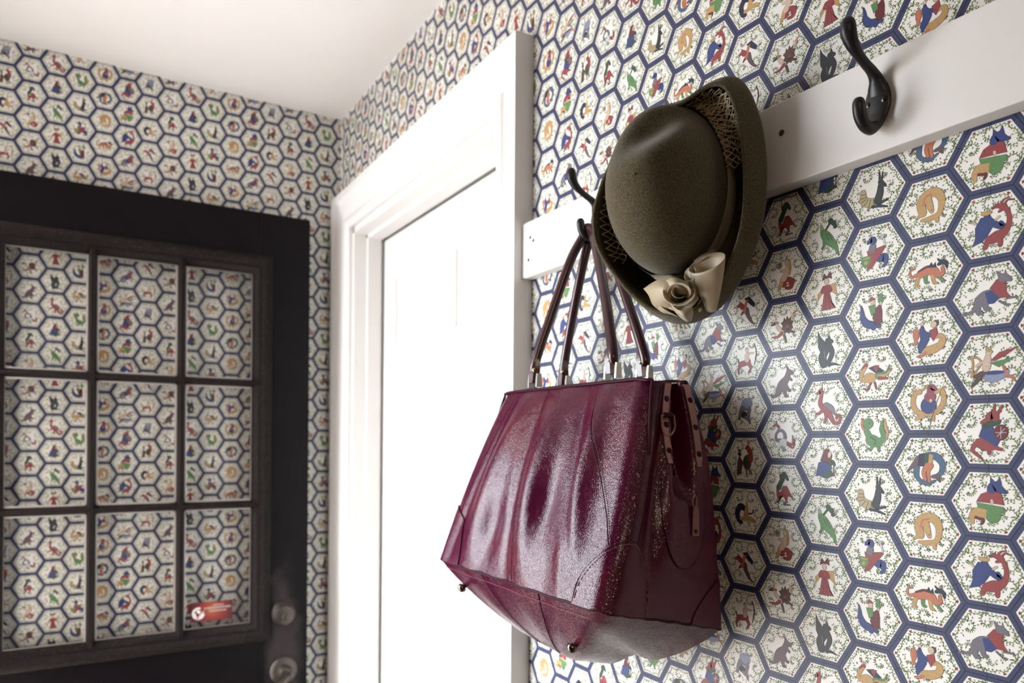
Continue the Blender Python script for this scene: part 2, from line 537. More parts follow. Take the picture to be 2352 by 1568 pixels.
# deadbolt
db = empty('deadbolt', (XF, -0.168, 1.1165)); db.parent = door2
db.location = Vector((XF, -0.168, 1.1165)) - door2.location
MB().lathe([(0.0, 0.0), (0.031, 0.0), (0.031, 0.004), (0.029, 0.006), (0.0245, 0.020), (0.0225, 0.024), (0.019, 0.0255), (0.0, 0.0258)], (XF, -0.168, 1.1165), (1, 0, 0), 32).build('lock_collar', M['bronze'], db)
MB().lathe([(0.0, 0.0), (0.010, 0.0), (0.010, 0.003), (0.008, 0.0045), (0.0, 0.0048)], (XF + 0.0255, -0.166, 1.1135), (1, 0, 0), 20).build('lock_cylinder', M['bronze'], db)
lv = empty('lever_handle', (0, 0, 0)); lv.parent = door2
LZ, LY = 0.974, -0.166
lv.location = Vector((XF, LY, LZ)) - door2.location
MB().lathe([(0.0, 0.0), (0.0345, 0.0), (0.0345, 0.003), (0.032, 0.006), (0.024, 0.0085), (0.018, 0.011), (0.0155, 0.020), (0.012, 0.026), (0.0, 0.026)], (XF, LY, LZ), (1, 0, 0), 32).build('rosette', M['bronze'], lv)
pth = smooth_path([(XF + 0.02, LY + 0.002, LZ - 0.006), (XF + 0.040, LY + 0.001, LZ - 0.008), (XF + 0.047, LY - 0.012, LZ - 0.014), (XF + 0.048, LY - 0.035, LZ - 0.021), (XF + 0.048, LY - 0.060, LZ - 0.020), (XF + 0.047, LY - 0.082, LZ - 0.025), (XF + 0.044, LY - 0.098, LZ - 0.034)], 6)
MB().tube(pth, [0.0105 - 0.005 * min(1, i / (len(pth) * 0.5)) for i in range(len(pth))], 14, flat=(1, 0.8)).build('lever', M['bronze'], lv)

# ---- red sticker on the lower right pane
m, nt, b = new_mat('red_sticker')
geo = nt.nodes.new('ShaderNodeNewGeometry')
sep = nt.nodes.new('ShaderNodeSeparateXYZ')
nt.links.new(geo.outputs['Position'], sep.inputs[0])
dy = math_node(nt, 'DIVIDE', math_node(nt, 'ADD', sep.outputs[1], 0.333), 0.048)
dz = math_node(nt, 'DIVIDE', math_node(nt, 'SUBTRACT', sep.outputs[2], 1.141), 0.05)
dd = math_node(nt, 'SQRT', math_node(nt, 'ADD', math_node(nt, 'MULTIPLY', dy, dy), math_node(nt, 'MULTIPLY', dz, dz)))
nt.links.new(ramp(nt, dd, [(0.0, (0.36, 0.11, 0.05)), (0.45, (0.22, 0.030, 0.024)), (0.95, (0.075, 0.007, 0.012))]), b.inputs['Base Color'])
b.inputs['Roughness'].default_value = 0.35
M['sticker'] = m
M['white_ink'] = simple('white_ink', (0.85, 0.80, 0.78), rough=0.5)
sy0, sy1, sz0, sz1 = -0.3805, -0.2860, 1.1140, 1.1605
st = MB().box(0.0622, 0.0625, sy0, sy1, sz0, sz1).build('sticker', M['sticker'], door2, smooth=False)
tag(st, 'small red sticker with a white round tick mark')
lg = MB()
cy_, cz_, ro, ri = sy0 + 0.0175, sz0 + 0.0205, 0.0145, 0.0098
ang = np.radians(np.linspace(70, 350, 40))
lg.grid([[(0.0627, cy_ + r * math.cos(a), cz_ + r * math.sin(a)) for a in ang] for r in (ri, ro)])
lg.add([(0.0627, cy_ - 0.008, cz_ + 0.003), (0.0627, cy_ - 0.002, cz_ - 0.010), (0.0627, cy_ + 0.013, cz_ + 0.006), (0.0627, cy_ + 0.0095, cz_ - 0.004), (0.0627, cy_ - 0.002, cz_ - 0.0135), (0.0627, cy_ - 0.0105, cz_ - 0.002)], [(0, 1, 4, 5), (1, 2, 3, 4)])
lg.add([(0.0627, cy_ - 0.006, cz_ + 0.005), (0.0627, cy_ + 0.002, cz_ - 0.002), (0.0627, cy_ + 0.006, cz_ + 0.004), (0.0627, cy_ - 0.001, cz_ + 0.009)], [(0, 1, 2, 3)])
lg.build('logo', M['white_ink'], st, smooth=False)
lt = MB()     # three lines of lettering far too blurred to read
for (a0, a1, zc, hh) in ((0.050, 0.074, 0.0375, 0.0028), (0.031, 0.090, 0.0310, 0.0042), (0.042, 0.080, 0.0235, 0.0034)):
    a = a0
    while a < a1:
        wd = random.uniform(0.0010, 0.0018)
        k = random.choice((0, 1, 2))
        z0_, z1_ = sz0 + zc - hh / 2, sz0 + zc + hh / 2
        lt.box(0.0626, 0.0628, sy0 + a, sy0 + a + 0.0006, z0_, z1_)
        if k: lt.box(0.0626, 0.0628, sy0 + a, sy0 + a + wd, z1_ - 0.0007, z1_)
        if k == 2: lt.box(0.0626, 0.0628, sy0 + a, sy0 + a + wd, z0_, z0_ + 0.0007)
        else: lt.box(0.0626, 0.0628, sy0 + a, sy0 + a + wd, (z0_ + z1_) / 2 - 0.0003, (z0_ + z1_) / 2 + 0.0003)
        a += wd + 0.0008
lt.build('lettering', M['white_ink'], st, smooth=False)

# ================================================================== WALLPAPER PRINT (flat ink figures lying on the paper)
def lin(h):
    v = [int(h[i:i + 2], 16) / 255 for i in (0, 2, 4)]
    return tuple(c / 12.92 if c <= 0.04045 else ((c + 0.055) / 1.055) ** 2.4 for c in v)
def mute(c):
    g = 0.3 * c[0] + 0.5 * c[1] + 0.2 * c[2]
    return tuple(0.82 * (0.70 * v + 0.30 * g) for v in c)
INK = {k: mute(lin(v)) for k, v in dict(r='b03030', d='7d2026', b='2f4590', n='2b3350', g='5c9a45', k='2f5a3c', y='d9a23c', o='dd7030', e='7d7684', p='74525f',
                                  f='e8c3a0', x='33383e', w='dcdce2', t='6a4630', c='c8b070', m='a83c58', l='93b97f', s='8e9cc0', v='3f6a92').items()}
# S colour x,y,w ...   stroke with width;  P colour x,y ... polygon;  E colour x,y,rx,ry,rot ellipse
BEASTS = {
'A0': 'S y -.1,-.35,.16 -.36,-.34,.15 -.5,-.5,.09 -.47,-.7,.05/S d -.38,-.5,.05 -.15,-.58,.04 -.2,-.72,.03/E g .16,-.38,.22,.27,0/P g -.35,-.0 .45,-.1 .5,-.3 .1,-.26 -.3,-.18/P r -.22,.28 .08,.42 .38,.34 .48,-.04 .15,.0 -.36,.02/S b .08,.44,.14 .2,.56,.16 .4,.44,.09 .52,.38,.05/P b .05,.62 .06,.86 .2,.7/P b .24,.7 .34,.88 .4,.62/S f .1,.1,.04 .12,0,.04',
'A1': 'S r -.05,-.5,.13 .2,-.42,.18 .45,-.28,.11 .56,0,.07 .52,.3,.06 .4,.5,.07/S r -.08,-.5,.08 -.15,-.74,.06/S r .3,-.45,.08 .3,-.74,.06/S r .42,.5,.09 .2,.58,.06 .08,.54,.03/S r .38,.45,.06 .25,.38,.03/S r .3,.6,.03 .4,.74,.02 .55,.78,.012/S r .4,.58,.03 .52,.7,.02 .68,.66,.012/P b -.3,.3 .0,.3 .1,.1 .05,-.1 -.1,-.35 -.25,-.5 -.55,-.6 -.45,-.3 -.46,.0/S b -.02,.14,.1 .2,-.05,.09 .36,-.12,.08 .3,.03,.05/E b -.1,.28,.1,.1,0/E y -.12,.42,.17,.07,0/S f .15,.13,.03 .27,.22,.03/S f -.44,.14,.03 -.52,.2,.03',
'A2': 'S e -.4,-.3,.08 -.55,-.5,.05 -.88,-.56,.02/S e -.34,-.2,.18 -.12,-.05,.2 .15,.0,.16/S e -.36,-.3,.1 -.35,-.55,.07 -.24,-.58,.05/S e -.15,-.25,.09 -.1,-.45,.07 .02,-.48,.05/S e .28,-.25,.025 .45,-.38,.02 .6,-.42,.02/S e .5,-.2,.025 .8,-.2,.02/P b -.15,.1 .1,.14 .3,-.15 .12,-.3 -.05,-.3/P r .0,.2 .2,.46 .45,.36 .5,.0 .62,-.16 .3,-.16/S e .35,.5,.13 .48,.46,.11 .62,.38,.05/P e .24,.55 .18,.75 .36,.62/P e .42,.56 .45,.76 .52,.54',
'A3': 'S s -.2,-.35,.1 .1,-.45,.16 .4,-.4,.1 .55,-.28,.06/S b -.08,-.3,.05 .2,-.3,.06 .45,-.3,.03/S o .5,-.4,.05 .7,-.5,.03 .78,-.62,.015/S o .5,-.3,.05 .42,-.1,.03/S t -.2,-.3,.1 -.35,-.5,.07 -.52,-.7,.04/S t -.25,-.3,.07 -.45,-.4,.04/S f -.1,-.15,.12 -.06,.1,.12 -.05,.28,.07/E f -.02,.38,.09,.1,0/S y -.06,.46,.05 .08,.4,.03/S y -.55,.3,.025 -.5,0,.025 -.55,-.4,.025/S y -.55,.3,.025 -.32,.2,.02 -.27,0,.02 -.52,-.36,.02/S f -.05,.15,.05 -.25,.05,.04 -.4,-.05,.03/P r .02,.1 .3,.36 .86,.5 .5,.26 .2,.1/P g .0,.05 .4,.1 .82,.2 .3,-.12',
'A4': 'S r -.3,-.3,.16 -.1,-.36,.19 .15,-.42,.14/S r -.4,-.35,.08 -.5,-.55,.05 -.3,-.75,.04 -.18,-.86,.015/S r .0,-.45,.07 .02,-.66,.05/S r .15,-.45,.06 .4,-.53,.04/P b -.2,.2 .1,.25 .35,-.2 .22,-.45 -.05,-.25 -.3,-.1/E d .36,.03,.21,.25,0/S w .2,.03,.008 .52,.03,.008/S w .36,-.16,.008 .36,.22,.008/S w .25,-.1,.008 .47,.16,.008/S k -.15,.25,.08 .1,.32,.09 .3,.38,.07/S r .2,.5,.13 .1,.62,.13 -.05,.46,.08 -.22,.36,.05/S r .14,.7,.05 .18,.96,.025/S r .26,.65,.05 .4,.9,.025',
'B0': 'S y -.2,-.2,.13 -.27,.2,.15 -.05,.46,.16 .25,.46,.15 .43,.2,.12 .42,-.15,.09 .3,-.36,.09 .0,-.42,.08 -.26,-.42,.04/S y -.05,.36,.12 .05,.0,.1 .12,-.2,.06/S y -.2,-.15,.08 -.4,-.3,.04/S y .25,-.4,.08 .32,-.6,.04/S o -.2,.1,.03 -.12,.36,.03 .1,.44,.03/E x .1,-.13,.02,.02,0',
'B1': 'S o -.35,-.02,.06 -.6,-.08,.04 -.64,.14,.03 -.46,.2,.018/S y -.35,-.15,.07 -.4,-.4,.05 -.3,-.46,.035/S g -.1,-.1,.07 -.08,-.35,.05 .02,-.38,.035/S y .15,-.1,.07 .2,-.4,.05 .3,-.44,.035/S g .32,-.2,.06 .52,-.38,.035/S o -.3,-.05,.13 -.05,.04,.16 .2,.0,.14 .35,-.16,.09 .5,-.12,.07 .48,.08,.05/S d -.35,.06,.03 -.05,.18,.04 .2,.14,.03/P n .0,.14 .1,.32 .18,.16/P n .14,.14 .24,.3 .28,.1/S n .35,.2,.05 .5,.26,.08 .64,.2,.04/S n .42,.28,.03 .32,.4,.015/S n .6,.16,.03 .64,.02,.02',
'B2': 'S y -.05,-.5,.14 .2,-.46,.15 .45,-.32,.12 .5,-.1,.1 .38,.0,.07 .28,-.06,.04/S o -.05,-.56,.06 -.2,-.66,.04 -.36,-.68,.025/P b -.3,.3 -.14,.3 .0,.1 .05,-.1 -.05,-.3 -.27,-.6 -.36,-.3 -.25,-.08/P r .05,.2 .3,.3 .35,.05 .2,-.18 .1,.0/E t .27,.44,.1,.11,0/E f .2,.41,.1,.11,0/S o -.42,.26,.09 -.41,.05,.1 -.42,-.1,.05 -.41,-.2,.07/S b -.2,.36,.05 -.16,.15,.08 .06,.04,.08/E f -.2,.47,.06,.06,0',
'B3': 'S y .0,-.45,.08 -.35,-.36,.09 -.5,-.05,.08 -.42,.3,.08 -.22,.32,.05/S y -.3,.38,.05 -.12,.44,.03 .0,.56,.04/S y .1,-.45,.09 .4,-.32,.09 .56,.0,.08 .5,.35,.08 .26,.3,.05/S y .5,.38,.03 .6,.5,.02/S y -.46,.36,.03 -.54,.46,.02/S y -.1,-.5,.08 -.4,-.64,.04/S y .2,-.5,.07 .22,-.66,.05/E b .05,-.15,.27,.3,0/E m .1,.15,.2,.18,0/S m .12,.3,.13 .15,.48,.12 .3,.42,.04/E f .12,.02,.05,.06,0',
'B4': 'S v -.36,0,.11 -.32,-.42,.07 .0,-.62,.06 .3,-.5,.035/S v .0,.36,.12 .3,.36,.12 .53,.1,.1 .5,-.2,.08 .32,-.34,.05/P p -.2,.42 -.36,.34 -.74,-.24 -.5,-.1 -.28,.0/P n -.27,.42 -.06,.46 -.1,.0 -.32,.0/P k -.06,.46 .08,.44 .05,.05 -.1,.0/P y .08,.44 .22,.4 .2,.14 .05,.05/S o .05,.05,.1 -.1,-.2,.07 -.04,-.5,.05/S o .16,.04,.08 .05,-.2,.06 .1,-.52,.05/S p .38,-.34,.08 .2,-.36,.05/S p .38,-.4,.04 .46,-.52,.03',
'C0': 'S b .2,-.3,.13 .4,-.27,.14 .45,-.5,.07 .35,-.6,.05/P r -.3,.1 .1,.0 .42,.1 .36,.0 .12,-.3 -.1,-.6 -.3,-.6 -.2,-.3/P g -.52,-.1 -.14,-.1 -.15,-.35 -.35,-.57 -.5,-.35/P y -.46,-.14 -.2,-.14 -.22,-.2 -.44,-.2/E y -.34,-.34,.07,.07,0/S e -.1,.08,.14 -.06,.26,.12/S b -.04,.4,.13 -.1,.5,.11 -.26,.38,.04/S w .42,.15,.02 .36,.4,.028 .22,.66,.012/S r .1,.05,.07 .4,.12,.05',
'C1': 'S b -.05,-.45,.12 -.3,-.37,.14 -.45,-.12,.1 -.46,.1,.05 -.52,.32,.025/S b -.1,-.4,.12 .0,-.6,.08/S b .1,-.5,.08 .24,-.54,.05/P d .0,.1 .26,.32 .32,.0 .32,-.4 .1,-.5 -.05,-.2/P g -.22,.28 .05,.3 .05,.0 -.1,-.1/E f -.05,.4,.09,.1,0/P r -.2,.44 -.1,.62 .08,.5/S g .26,.4,.1 .26,.55,.06 .26,.63,.08/S f .26,.28,.04 .26,.34,.04',
'C2': 'S y -.3,-.22,.12 -.5,-.15,.08 -.42,.1,.06 -.3,.3,.06/E y -.15,-.16,.25,.19,0/S r -.28,.34,.07 -.36,.3,.05 -.48,.18,.02/S g .15,-.1,.12 .5,.0,.05 .62,.26,.02/S y .2,-.15,.09 .5,-.08,.04 .66,.1,.02/S r .2,-.18,.07 .55,-.22,.03/P n -.2,.22 .1,.3 .42,.06 .1,.0/P r -.02,.26 .22,.3 .12,.02/S r -.1,-.35,.035 -.22,-.6,.025/S r .05,-.35,.035 .12,-.6,.025/S r -.22,-.6,.02 -.4,-.56,.02',
'C3': 'S y .42,-.3,.04 .56,.0,.05 .48,.3,.05 .46,.56,.015/S g .18,-.36,.13 .42,-.12,.1 .33,.2,.08 .4,.48,.03/E g .0,-.26,.3,.22,-20/S g -.15,-.1,.12 -.28,.15,.1/S o -.42,.54,.04 -.44,.32,.04 -.36,.16,.03/E g -.2,.4,.2,.2,0/S k -.1,-.1,.02 .1,-.25,.02 .05,-.4,.02/S g .0,-.42,.06 -.1,-.62,.04/S g .2,-.42,.06 .24,-.64,.04/E x -.14,.42,.02,.03,0',
'C4': 'S c -.46,.12,.09 -.46,-.2,.15 -.22,-.38,.17 .05,-.4,.15/S t -.56,.0,.012 -.36,.0,.012/S t -.58,-.14,.012 -.33,-.12,.012/S t -.54,-.28,.012 -.32,-.2,.012/S t -.42,-.44,.012 -.26,-.24,.012/S t -.24,-.54,.012 -.16,-.26,.012/S t -.06,-.56,.012 -.04,-.26,.012/S x .1,-.4,.15 .2,-.1,.13 .22,.2,.09/S x .2,.32,.09 .42,.1,.04/S x .18,.4,.03 .18,.68,.015/S x .28,.4,.03 .3,.66,.015/S x .2,-.5,.05 .52,-.42,.03/S x -.1,-.55,.05 .2,-.6,.04 .5,-.7,.02',
'D0': 'P y -.1,.25 -.4,-.05 -.38,-.32 -.15,.0/P y .15,.25 .4,.3 .47,-.22 .2,.0/P r -.15,.25 .15,.25 .12,.0 .3,-.6 .42,-.7 -.22,-.74 -.1,.0/S r -.12,.2,.06 -.22,.02,.05 -.05,.0,.04/S r .12,.2,.06 .22,.02,.05 .05,.0,.04/E f .0,.4,.1,.12,0/P d -.2,.45 -.12,.76 .0,.6 .16,.8 .22,.48 .1,.55 -.05,.55/S d .0,.0,.012 -.05,-.7,.012/S d .05,.0,.012 .15,-.7,.012',
'D1': 'P x -.38,.78 -.36,.1 -.22,-.2 .0,.1 -.05,.25 -.25,.5/S x -.1,-.65,.15 -.16,-.3,.17 .05,.0,.13 .1,.2,.12/S x .05,.32,.12 .26,.26,.07/P x .06,.4 .12,.58 .2,.38/S x .15,.1,.1 .26,-.2,.1 .1,-.6,.08/S x .1,-.66,.06 .36,-.64,.04 .55,-.7,.015/S e -.08,-.1,.015 -.05,-.4,.015',
'D2': 'S r -.05,-.12,.14 -.25,.1,.09 -.2,.45,.07 -.24,.6,.09 -.36,.5,.04/S r -.1,-.1,.14 .1,-.25,.13 .25,-.5,.09 .4,-.7,.07 .6,-.66,.06 .64,-.42,.05 .48,-.4,.035 .5,-.54,.025/S e .0,.05,.1 .25,-.1,.1 .38,-.32,.04/S r -.1,-.15,.07 -.3,-.3,.05 -.44,-.34,.03/S r .0,-.25,.08 .02,-.5,.05 -.06,-.68,.04/P r -.22,.66 -.14,.78 -.14,.62',
'D3': 'E k .05,-.4,.25,.22,0/S k .15,-.12,.1 .3,.05,.08 .42,-.08,.04/P b -.15,.05 -.3,.0 -.42,-.55 -.1,-.5 .12,-.3 .32,-.22 .1,.0/P d -.22,.08 -.06,.5 .15,.56 .3,.3 .2,.0/E f .19,.34,.07,.14,-15/S e .38,-.1,.015 .36,-.36,.015/P d .36,-.34 .26,-.52 .44,-.52',
'D4': 'S l -.2,.15,.1 -.26,.42,.04/S k -.1,.15,.03 .1,.4,.035/S g -.2,.15,.12 -.05,-.05,.19 .15,-.3,.18 .4,-.6,.08 .46,-.86,.035/E k .16,.5,.1,.12,0/E k .3,.4,.1,.1,0/E k .36,.25,.08,.08,0/S g -.1,-.2,.09 -.12,-.4,.06 -.2,-.5,.04/S k -.05,.05,.012 .1,-.25,.012/S k .05,.05,.012 .25,-.3,.012',
'E0': 'S r -.05,-.5,.12 .15,-.36,.16 .36,-.46,.13 .3,-.66,.08 .1,-.66,.05/P y -.2,-.2 .0,-.2 -.1,-.55 -.38,-.78/E w .16,-.46,.05,.05,0/S f -.05,-.25,.14 .1,.0,.12 .12,.2,.09/S y .2,.52,.05 .28,.2,.05 .25,-.1,.03/E f .12,.4,.1,.12,0/S f .05,.1,.06 -.2,.1,.045/E c -.25,.36,.13,.15,0/E e -.25,.36,.08,.1,0',
'E1': 'S f -.2,-.1,.1 -.36,.06,.07/S r -.1,-.25,.08 -.35,-.4,.05 -.62,-.38,.018/S k -.45,.2,.06 -.66,.14,.025/S o -.3,.2,.05 -.45,.22,.03/S f .3,.25,.07 .5,.52,.05/S o .45,.5,.03 .6,.6,.02/S t .3,-.2,.05 .52,-.3,.025/S t .0,-.35,.05 .1,-.62,.035/P t .0,.4 .08,.28 .15,.46 .22,.3 .34,.4 .34,.22 .46,.2 .38,.05 .44,-.1 .32,-.15 .26,-.32 .14,-.24 .02,-.3 -.02,-.15 -.14,-.1 -.06,.05 -.16,.18 -.04,.24/E r .16,.0,.08,.07,0/E x .18,-.14,.1,.06,0',
'E2': 'S p .25,.36,.11 .15,.1,.14 -.05,-.15,.21 -.2,-.36,.18 -.36,-.6,.08 -.55,-.66,.05 -.62,-.56,.025/S p .25,.36,.11 .43,.3,.07/P p .14,.42 .14,.68 .28,.46/S p .05,-.35,.1 .1,-.62,.06 .2,-.66,.05/S p .1,-.2,.08 .26,-.42,.06 .34,-.42,.05/S p .25,.1,.06 .4,.0,.04',
'E3': 'S e -.05,-.28,.1 -.34,-.22,.06 -.34,.05,.05 -.12,.18,.05 .05,.05,.06 .1,-.15,.08/E w .0,-.36,.22,.18,0/S r -.2,.3,.05 -.36,.42,.05 -.52,.36,.02/S r -.36,.42,.03 -.34,.58,.015/S e -.2,.3,.035 -.3,.1,.04/S r .2,-.35,.05 .48,-.42,.03 .46,-.05,.02/S r .2,-.42,.04 .5,-.56,.025 .58,-.2,.015/S l -.05,-.5,.06 .02,-.72,.03',
'E4': 'S e -.2,-.55,.03 -.4,-.66,.02/S e .2,-.55,.03 .05,-.68,.02 .34,-.68,.02/P r -.32,-.05 -.12,-.2 .0,.1 .2,.1 .35,-.15 .46,-.36 .25,-.32 .2,-.62 .05,-.36 -.15,-.36 -.22,-.62 -.3,-.3/S k -.22,.0,.12 -.1,.25,.1 .0,.42,.1/S k .02,.6,.12 .16,.5,.08 .24,.38,.05/E t -.1,.5,.07,.12,0',
'F0': 'S p .0,-.1,.12 .1,-.4,.09 .3,-.7,.05 .48,-.82,.015/P n -.12,.4 .15,.46 .48,.1 .42,-.06 .2,.1 .0,.28/P o -.06,.3 .1,.35 -.08,-.26 -.26,-.24/S r -.2,.03,.12 -.35,.14,.1 -.5,.1,.04/P r -.36,.2 -.44,.36 -.28,.24/S t -.2,-.2,.05 -.3,-.3,.03',
'F1': 'S r -.35,-.3,.09 -.42,-.5,.05 -.4,-.68,.04/S r .15,-.25,.09 .26,-.45,.06 .15,-.66,.035/S r -.3,-.25,.12 .0,-.2,.12 .15,-.14,.11/S f .05,-.1,.12 .03,.15,.1/S t -.4,-.2,.03 -.46,.0,.02/S t .05,.42,.06 .0,.38,.05/E f .05,.35,.08,.09,0/S f .05,.2,.04 .4,.2,.03/S t .45,.62,.012 .56,.2,.018 .46,-.32,.012',
'F2': 'S e -.15,.1,.14 -.3,-.2,.1 -.37,-.46,.04/S e .2,.0,.1 .15,-.3,.07 .22,-.62,.045/E s .06,.26,.3,.24,0/S e -.2,.1,.06 .1,-.02,.05 .26,.12,.04/E n -.1,-.24,.16,.15,0/S e -.05,-.35,.06 .1,-.48,.04',
'F3': 'P t -.35,.2 -.12,-.1 -.25,-.6 -.48,-.72 -.44,-.1/S k -.3,.4,.05 -.4,.44,.03/E t .1,-.1,.22,.34,0/E k .0,-.05,.1,.22,0/S r .3,-.0,.11 .26,.35,.12 .1,.6,.09/S r .1,.6,.06 .0,.52,.03/S o .16,.72,.04 .12,.85,.02/S e .05,-.4,.04 .1,-.72,.03/S e .2,-.4,.04 .36,-.6,.03/S n -.3,.25,.08 -.4,.3,.04',
'F4': 'S n .0,.1,.1 -.25,.2,.14 -.43,-.1,.12 -.32,-.45,.1 -.15,-.52,.05/P y .1,.55 .2,.0 .16,-.52 -.08,-.2/S y -.25,-.35,.07 .0,-.35,.08/S y .1,-.3,.1 .36,-.32,.07 .52,-.42,.07/S t .2,-.1,.03 .42,-.05,.02 .46,.1,.02',
}
def cr(pts, n):
    return np.array(smooth_path(pts, n))
def stroke_tris(pts, n=4, grow=0.0):
    P = cr(pts, n) if len(pts) > 2 else np.array(smooth_path([pts[0], tuple((np.array(pts[0]) + np.array(pts[1])) / 2), pts[1]], 2))
    xy, w = P[:, :2], np.maximum(P[:, 2], 0.004) + grow
    t = np.gradient(xy, axis=0)
    t /= (np.linalg.norm(t, axis=1, keepdims=True) + 1e-9)
    nrm = np.stack([-t[:, 1], t[:, 0]], 1)
    # rounded ends
    xy = np.vstack([xy[0] - t[0] * w[0] * 0.75, xy, xy[-1] + t[-1] * w[-1] * 0.75])
    nrm = np.vstack([nrm[0], nrm, nrm[-1]])
    w = np.concatenate([[w[0] * 0.45], w, [w[-1] * 0.45]])
    a, c = xy + nrm * w[:, None], xy - nrm * w[:, None]
    T = []
    for i in range(len(xy) - 1):
        T += [(a[i], c[i], c[i + 1]), (a[i], c[i + 1], a[i + 1])]
    return T
def fan(P):
    P = np.asarray(P, float)
    c = P.mean(0)
    return [(c, P[i], P[(i + 1) % len(P)]) for i in range(len(P))]
def shape_tris(line, grow):
    k, col, *nums = line.split()
    nums = [tuple(map(float, q.split(','))) for q in nums]
    if k == 'S':
        return stroke_tris(nums, 4, grow), col
    if k == 'P':
        P = np.array(nums)
        c = P.mean(0)
        d = P - c
        r = np.linalg.norm(d, axis=1, keepdims=True)
        return fan(c + d * (1 + grow / r)), col
    x, y, rx, ry, rot = nums[0]
    th = np.linspace(0, 2 * np.pi, 17)[:-1]
    rx, ry, ro = rx + grow, ry + grow, math.radians(rot)
    return fan(np.stack([x + rx * np.cos(th) * math.cos(ro) - ry * np.sin(th) * math.sin(ro), y + rx * np.cos(th) * math.sin(ro) + ry * np.sin(th) * math.cos(ro)], 1)), col

def vine_tris(seed):
    """one medallion's leafy scrolls: list of (tri, layer, colour)"""
    rg = random.Random(seed)
    out = []
    gcol, lcol, fcol = lin('67863f'), lin('454d28'), lin('a8414a')
    def strk(pts, w, col, n=3):
        for t in stroke_tris([(x, y, w) for x, y in pts], n):
            out.append((t, 0, col))
    def leaf(x, y, a, L=0.085, w=0.018, col=None):
        dx, dy = math.cos(a), math.sin(a)
        p0, p1 = (x, y), (x + dx * L, y + dy * L)
        m = (x + dx * L * 0.55, y + dy * L * 0.55)
        q1, q2 = (m[0] - dy * w, m[1] + dx * w), (m[0] + dy * w, m[1] - dx * w)
        cc = col or (lcol if rg.random() < 0.7 else gcol)
        out.append((np.array([p0, q2, q1]), 1, cc))
        out.append((np.array([q1, q2, p1]), 1, cc))
    # wreath that follows the hexagon
    ring = []
    for i in range(48):
        a = 2 * math.pi * i / 48
        k = (a % (math.pi / 3)) - math.pi / 6
        hexr = 0.80 / math.cos(k) * 0.55 + 0.80 * 0.45
        r = hexr + 0.035 * math.sin(12 * a + seed)
        ring.append((r * math.cos(a), r * math.sin(a)))
    strk(ring + ring[:1], 0.012, gcol, 1)
    for i in range(0, 96):
        a = 2 * math.pi * (i + 0.5) / 96
        k = (a % (math.pi / 3)) - math.pi / 6
        r = 0.80 / math.cos(k) * 0.55 + 0.80 * 0.45
        side = 1 if i % 2 else -1
        leaf(r * math.cos(a), r * math.sin(a), a + (0.5 if side > 0 else math.pi - 0.5), 0.075)
    # six scrolls turning inwards
    for s in range(6):
        a0 = s * math.pi / 3 + (0.0 if seed % 2 else 0.5)
        cx_, cy_ = 0.60 * math.cos(a0), 0.60 * math.sin(a0)
        sg = 1 if s % 2 else -1
        pts = []
        for i in range(13):
            f = i / 12
            r = 0.235 * (1 - 0.72 * f)
            b_ = a0 + sg * (0.2 + 4.6 * f)
            pts.append((cx_ + r * math.cos(b_), cy_ + r * math.sin(b_)))
        strk(pts, 0.010, gcol, 1)
        for i in range(0, 13):
            x, y = pts[i]
            b_ = math.atan2(y - cy_, x - cx_)
            leaf(x, y, b_ + 0.35 * sg, 0.075)
            if i % 2 == 0: leaf(x, y, b_ + math.pi - 0.3, 0.05)
    # inner ring of loose leaves
    for i in range(56):
        a = 2 * math.pi * i / 56 + rg.uniform(-.05, .05)
        r = rg.uniform(0.45, 0.70)
        leaf(r * math.cos(a), r * math.sin(a), a + rg.uniform(-1.2, 1.2), 0.08)
    # little red flowers in the six corners
    for s in range(6):
        a0 = s * math.pi / 3
        x, y = 0.955 * math.cos(a0), 0.955 * math.sin(a0)
        for q in range(5):
            b_ = a0 + math.pi + (q - 2) * 0.5
            leaf(x, y, b_, 0.075, 0.013, fcol)
    return out

def pack(items):
    T = np.array([np.asarray(t, float) for t, _, _ in items])          # n,3,2
    L = np.array([l for _, l, _ in items], float)
    Cc = np.array([c for _, _, c in items])
    return T, L, Cc
VINES = [pack(vine_tris(s)) for s in (0, 1, 2)]
FIGS = {}
for key, txt in BEASTS.items():
    items = []
    for k, line in enumerate(txt.split('/')):
        tr, col = shape_tris(line, 0.014)
        items += [(t, 2, tuple(v * 0.30 for v in INK[col])) for t in tr]
    for k, line in enumerate(txt.split('/')):
        tr, col = shape_tris(line, 0.0)
        items += [(t, 3 + k * 0.5, INK[col]) for t in tr]
    FIGS[key] = pack(items)

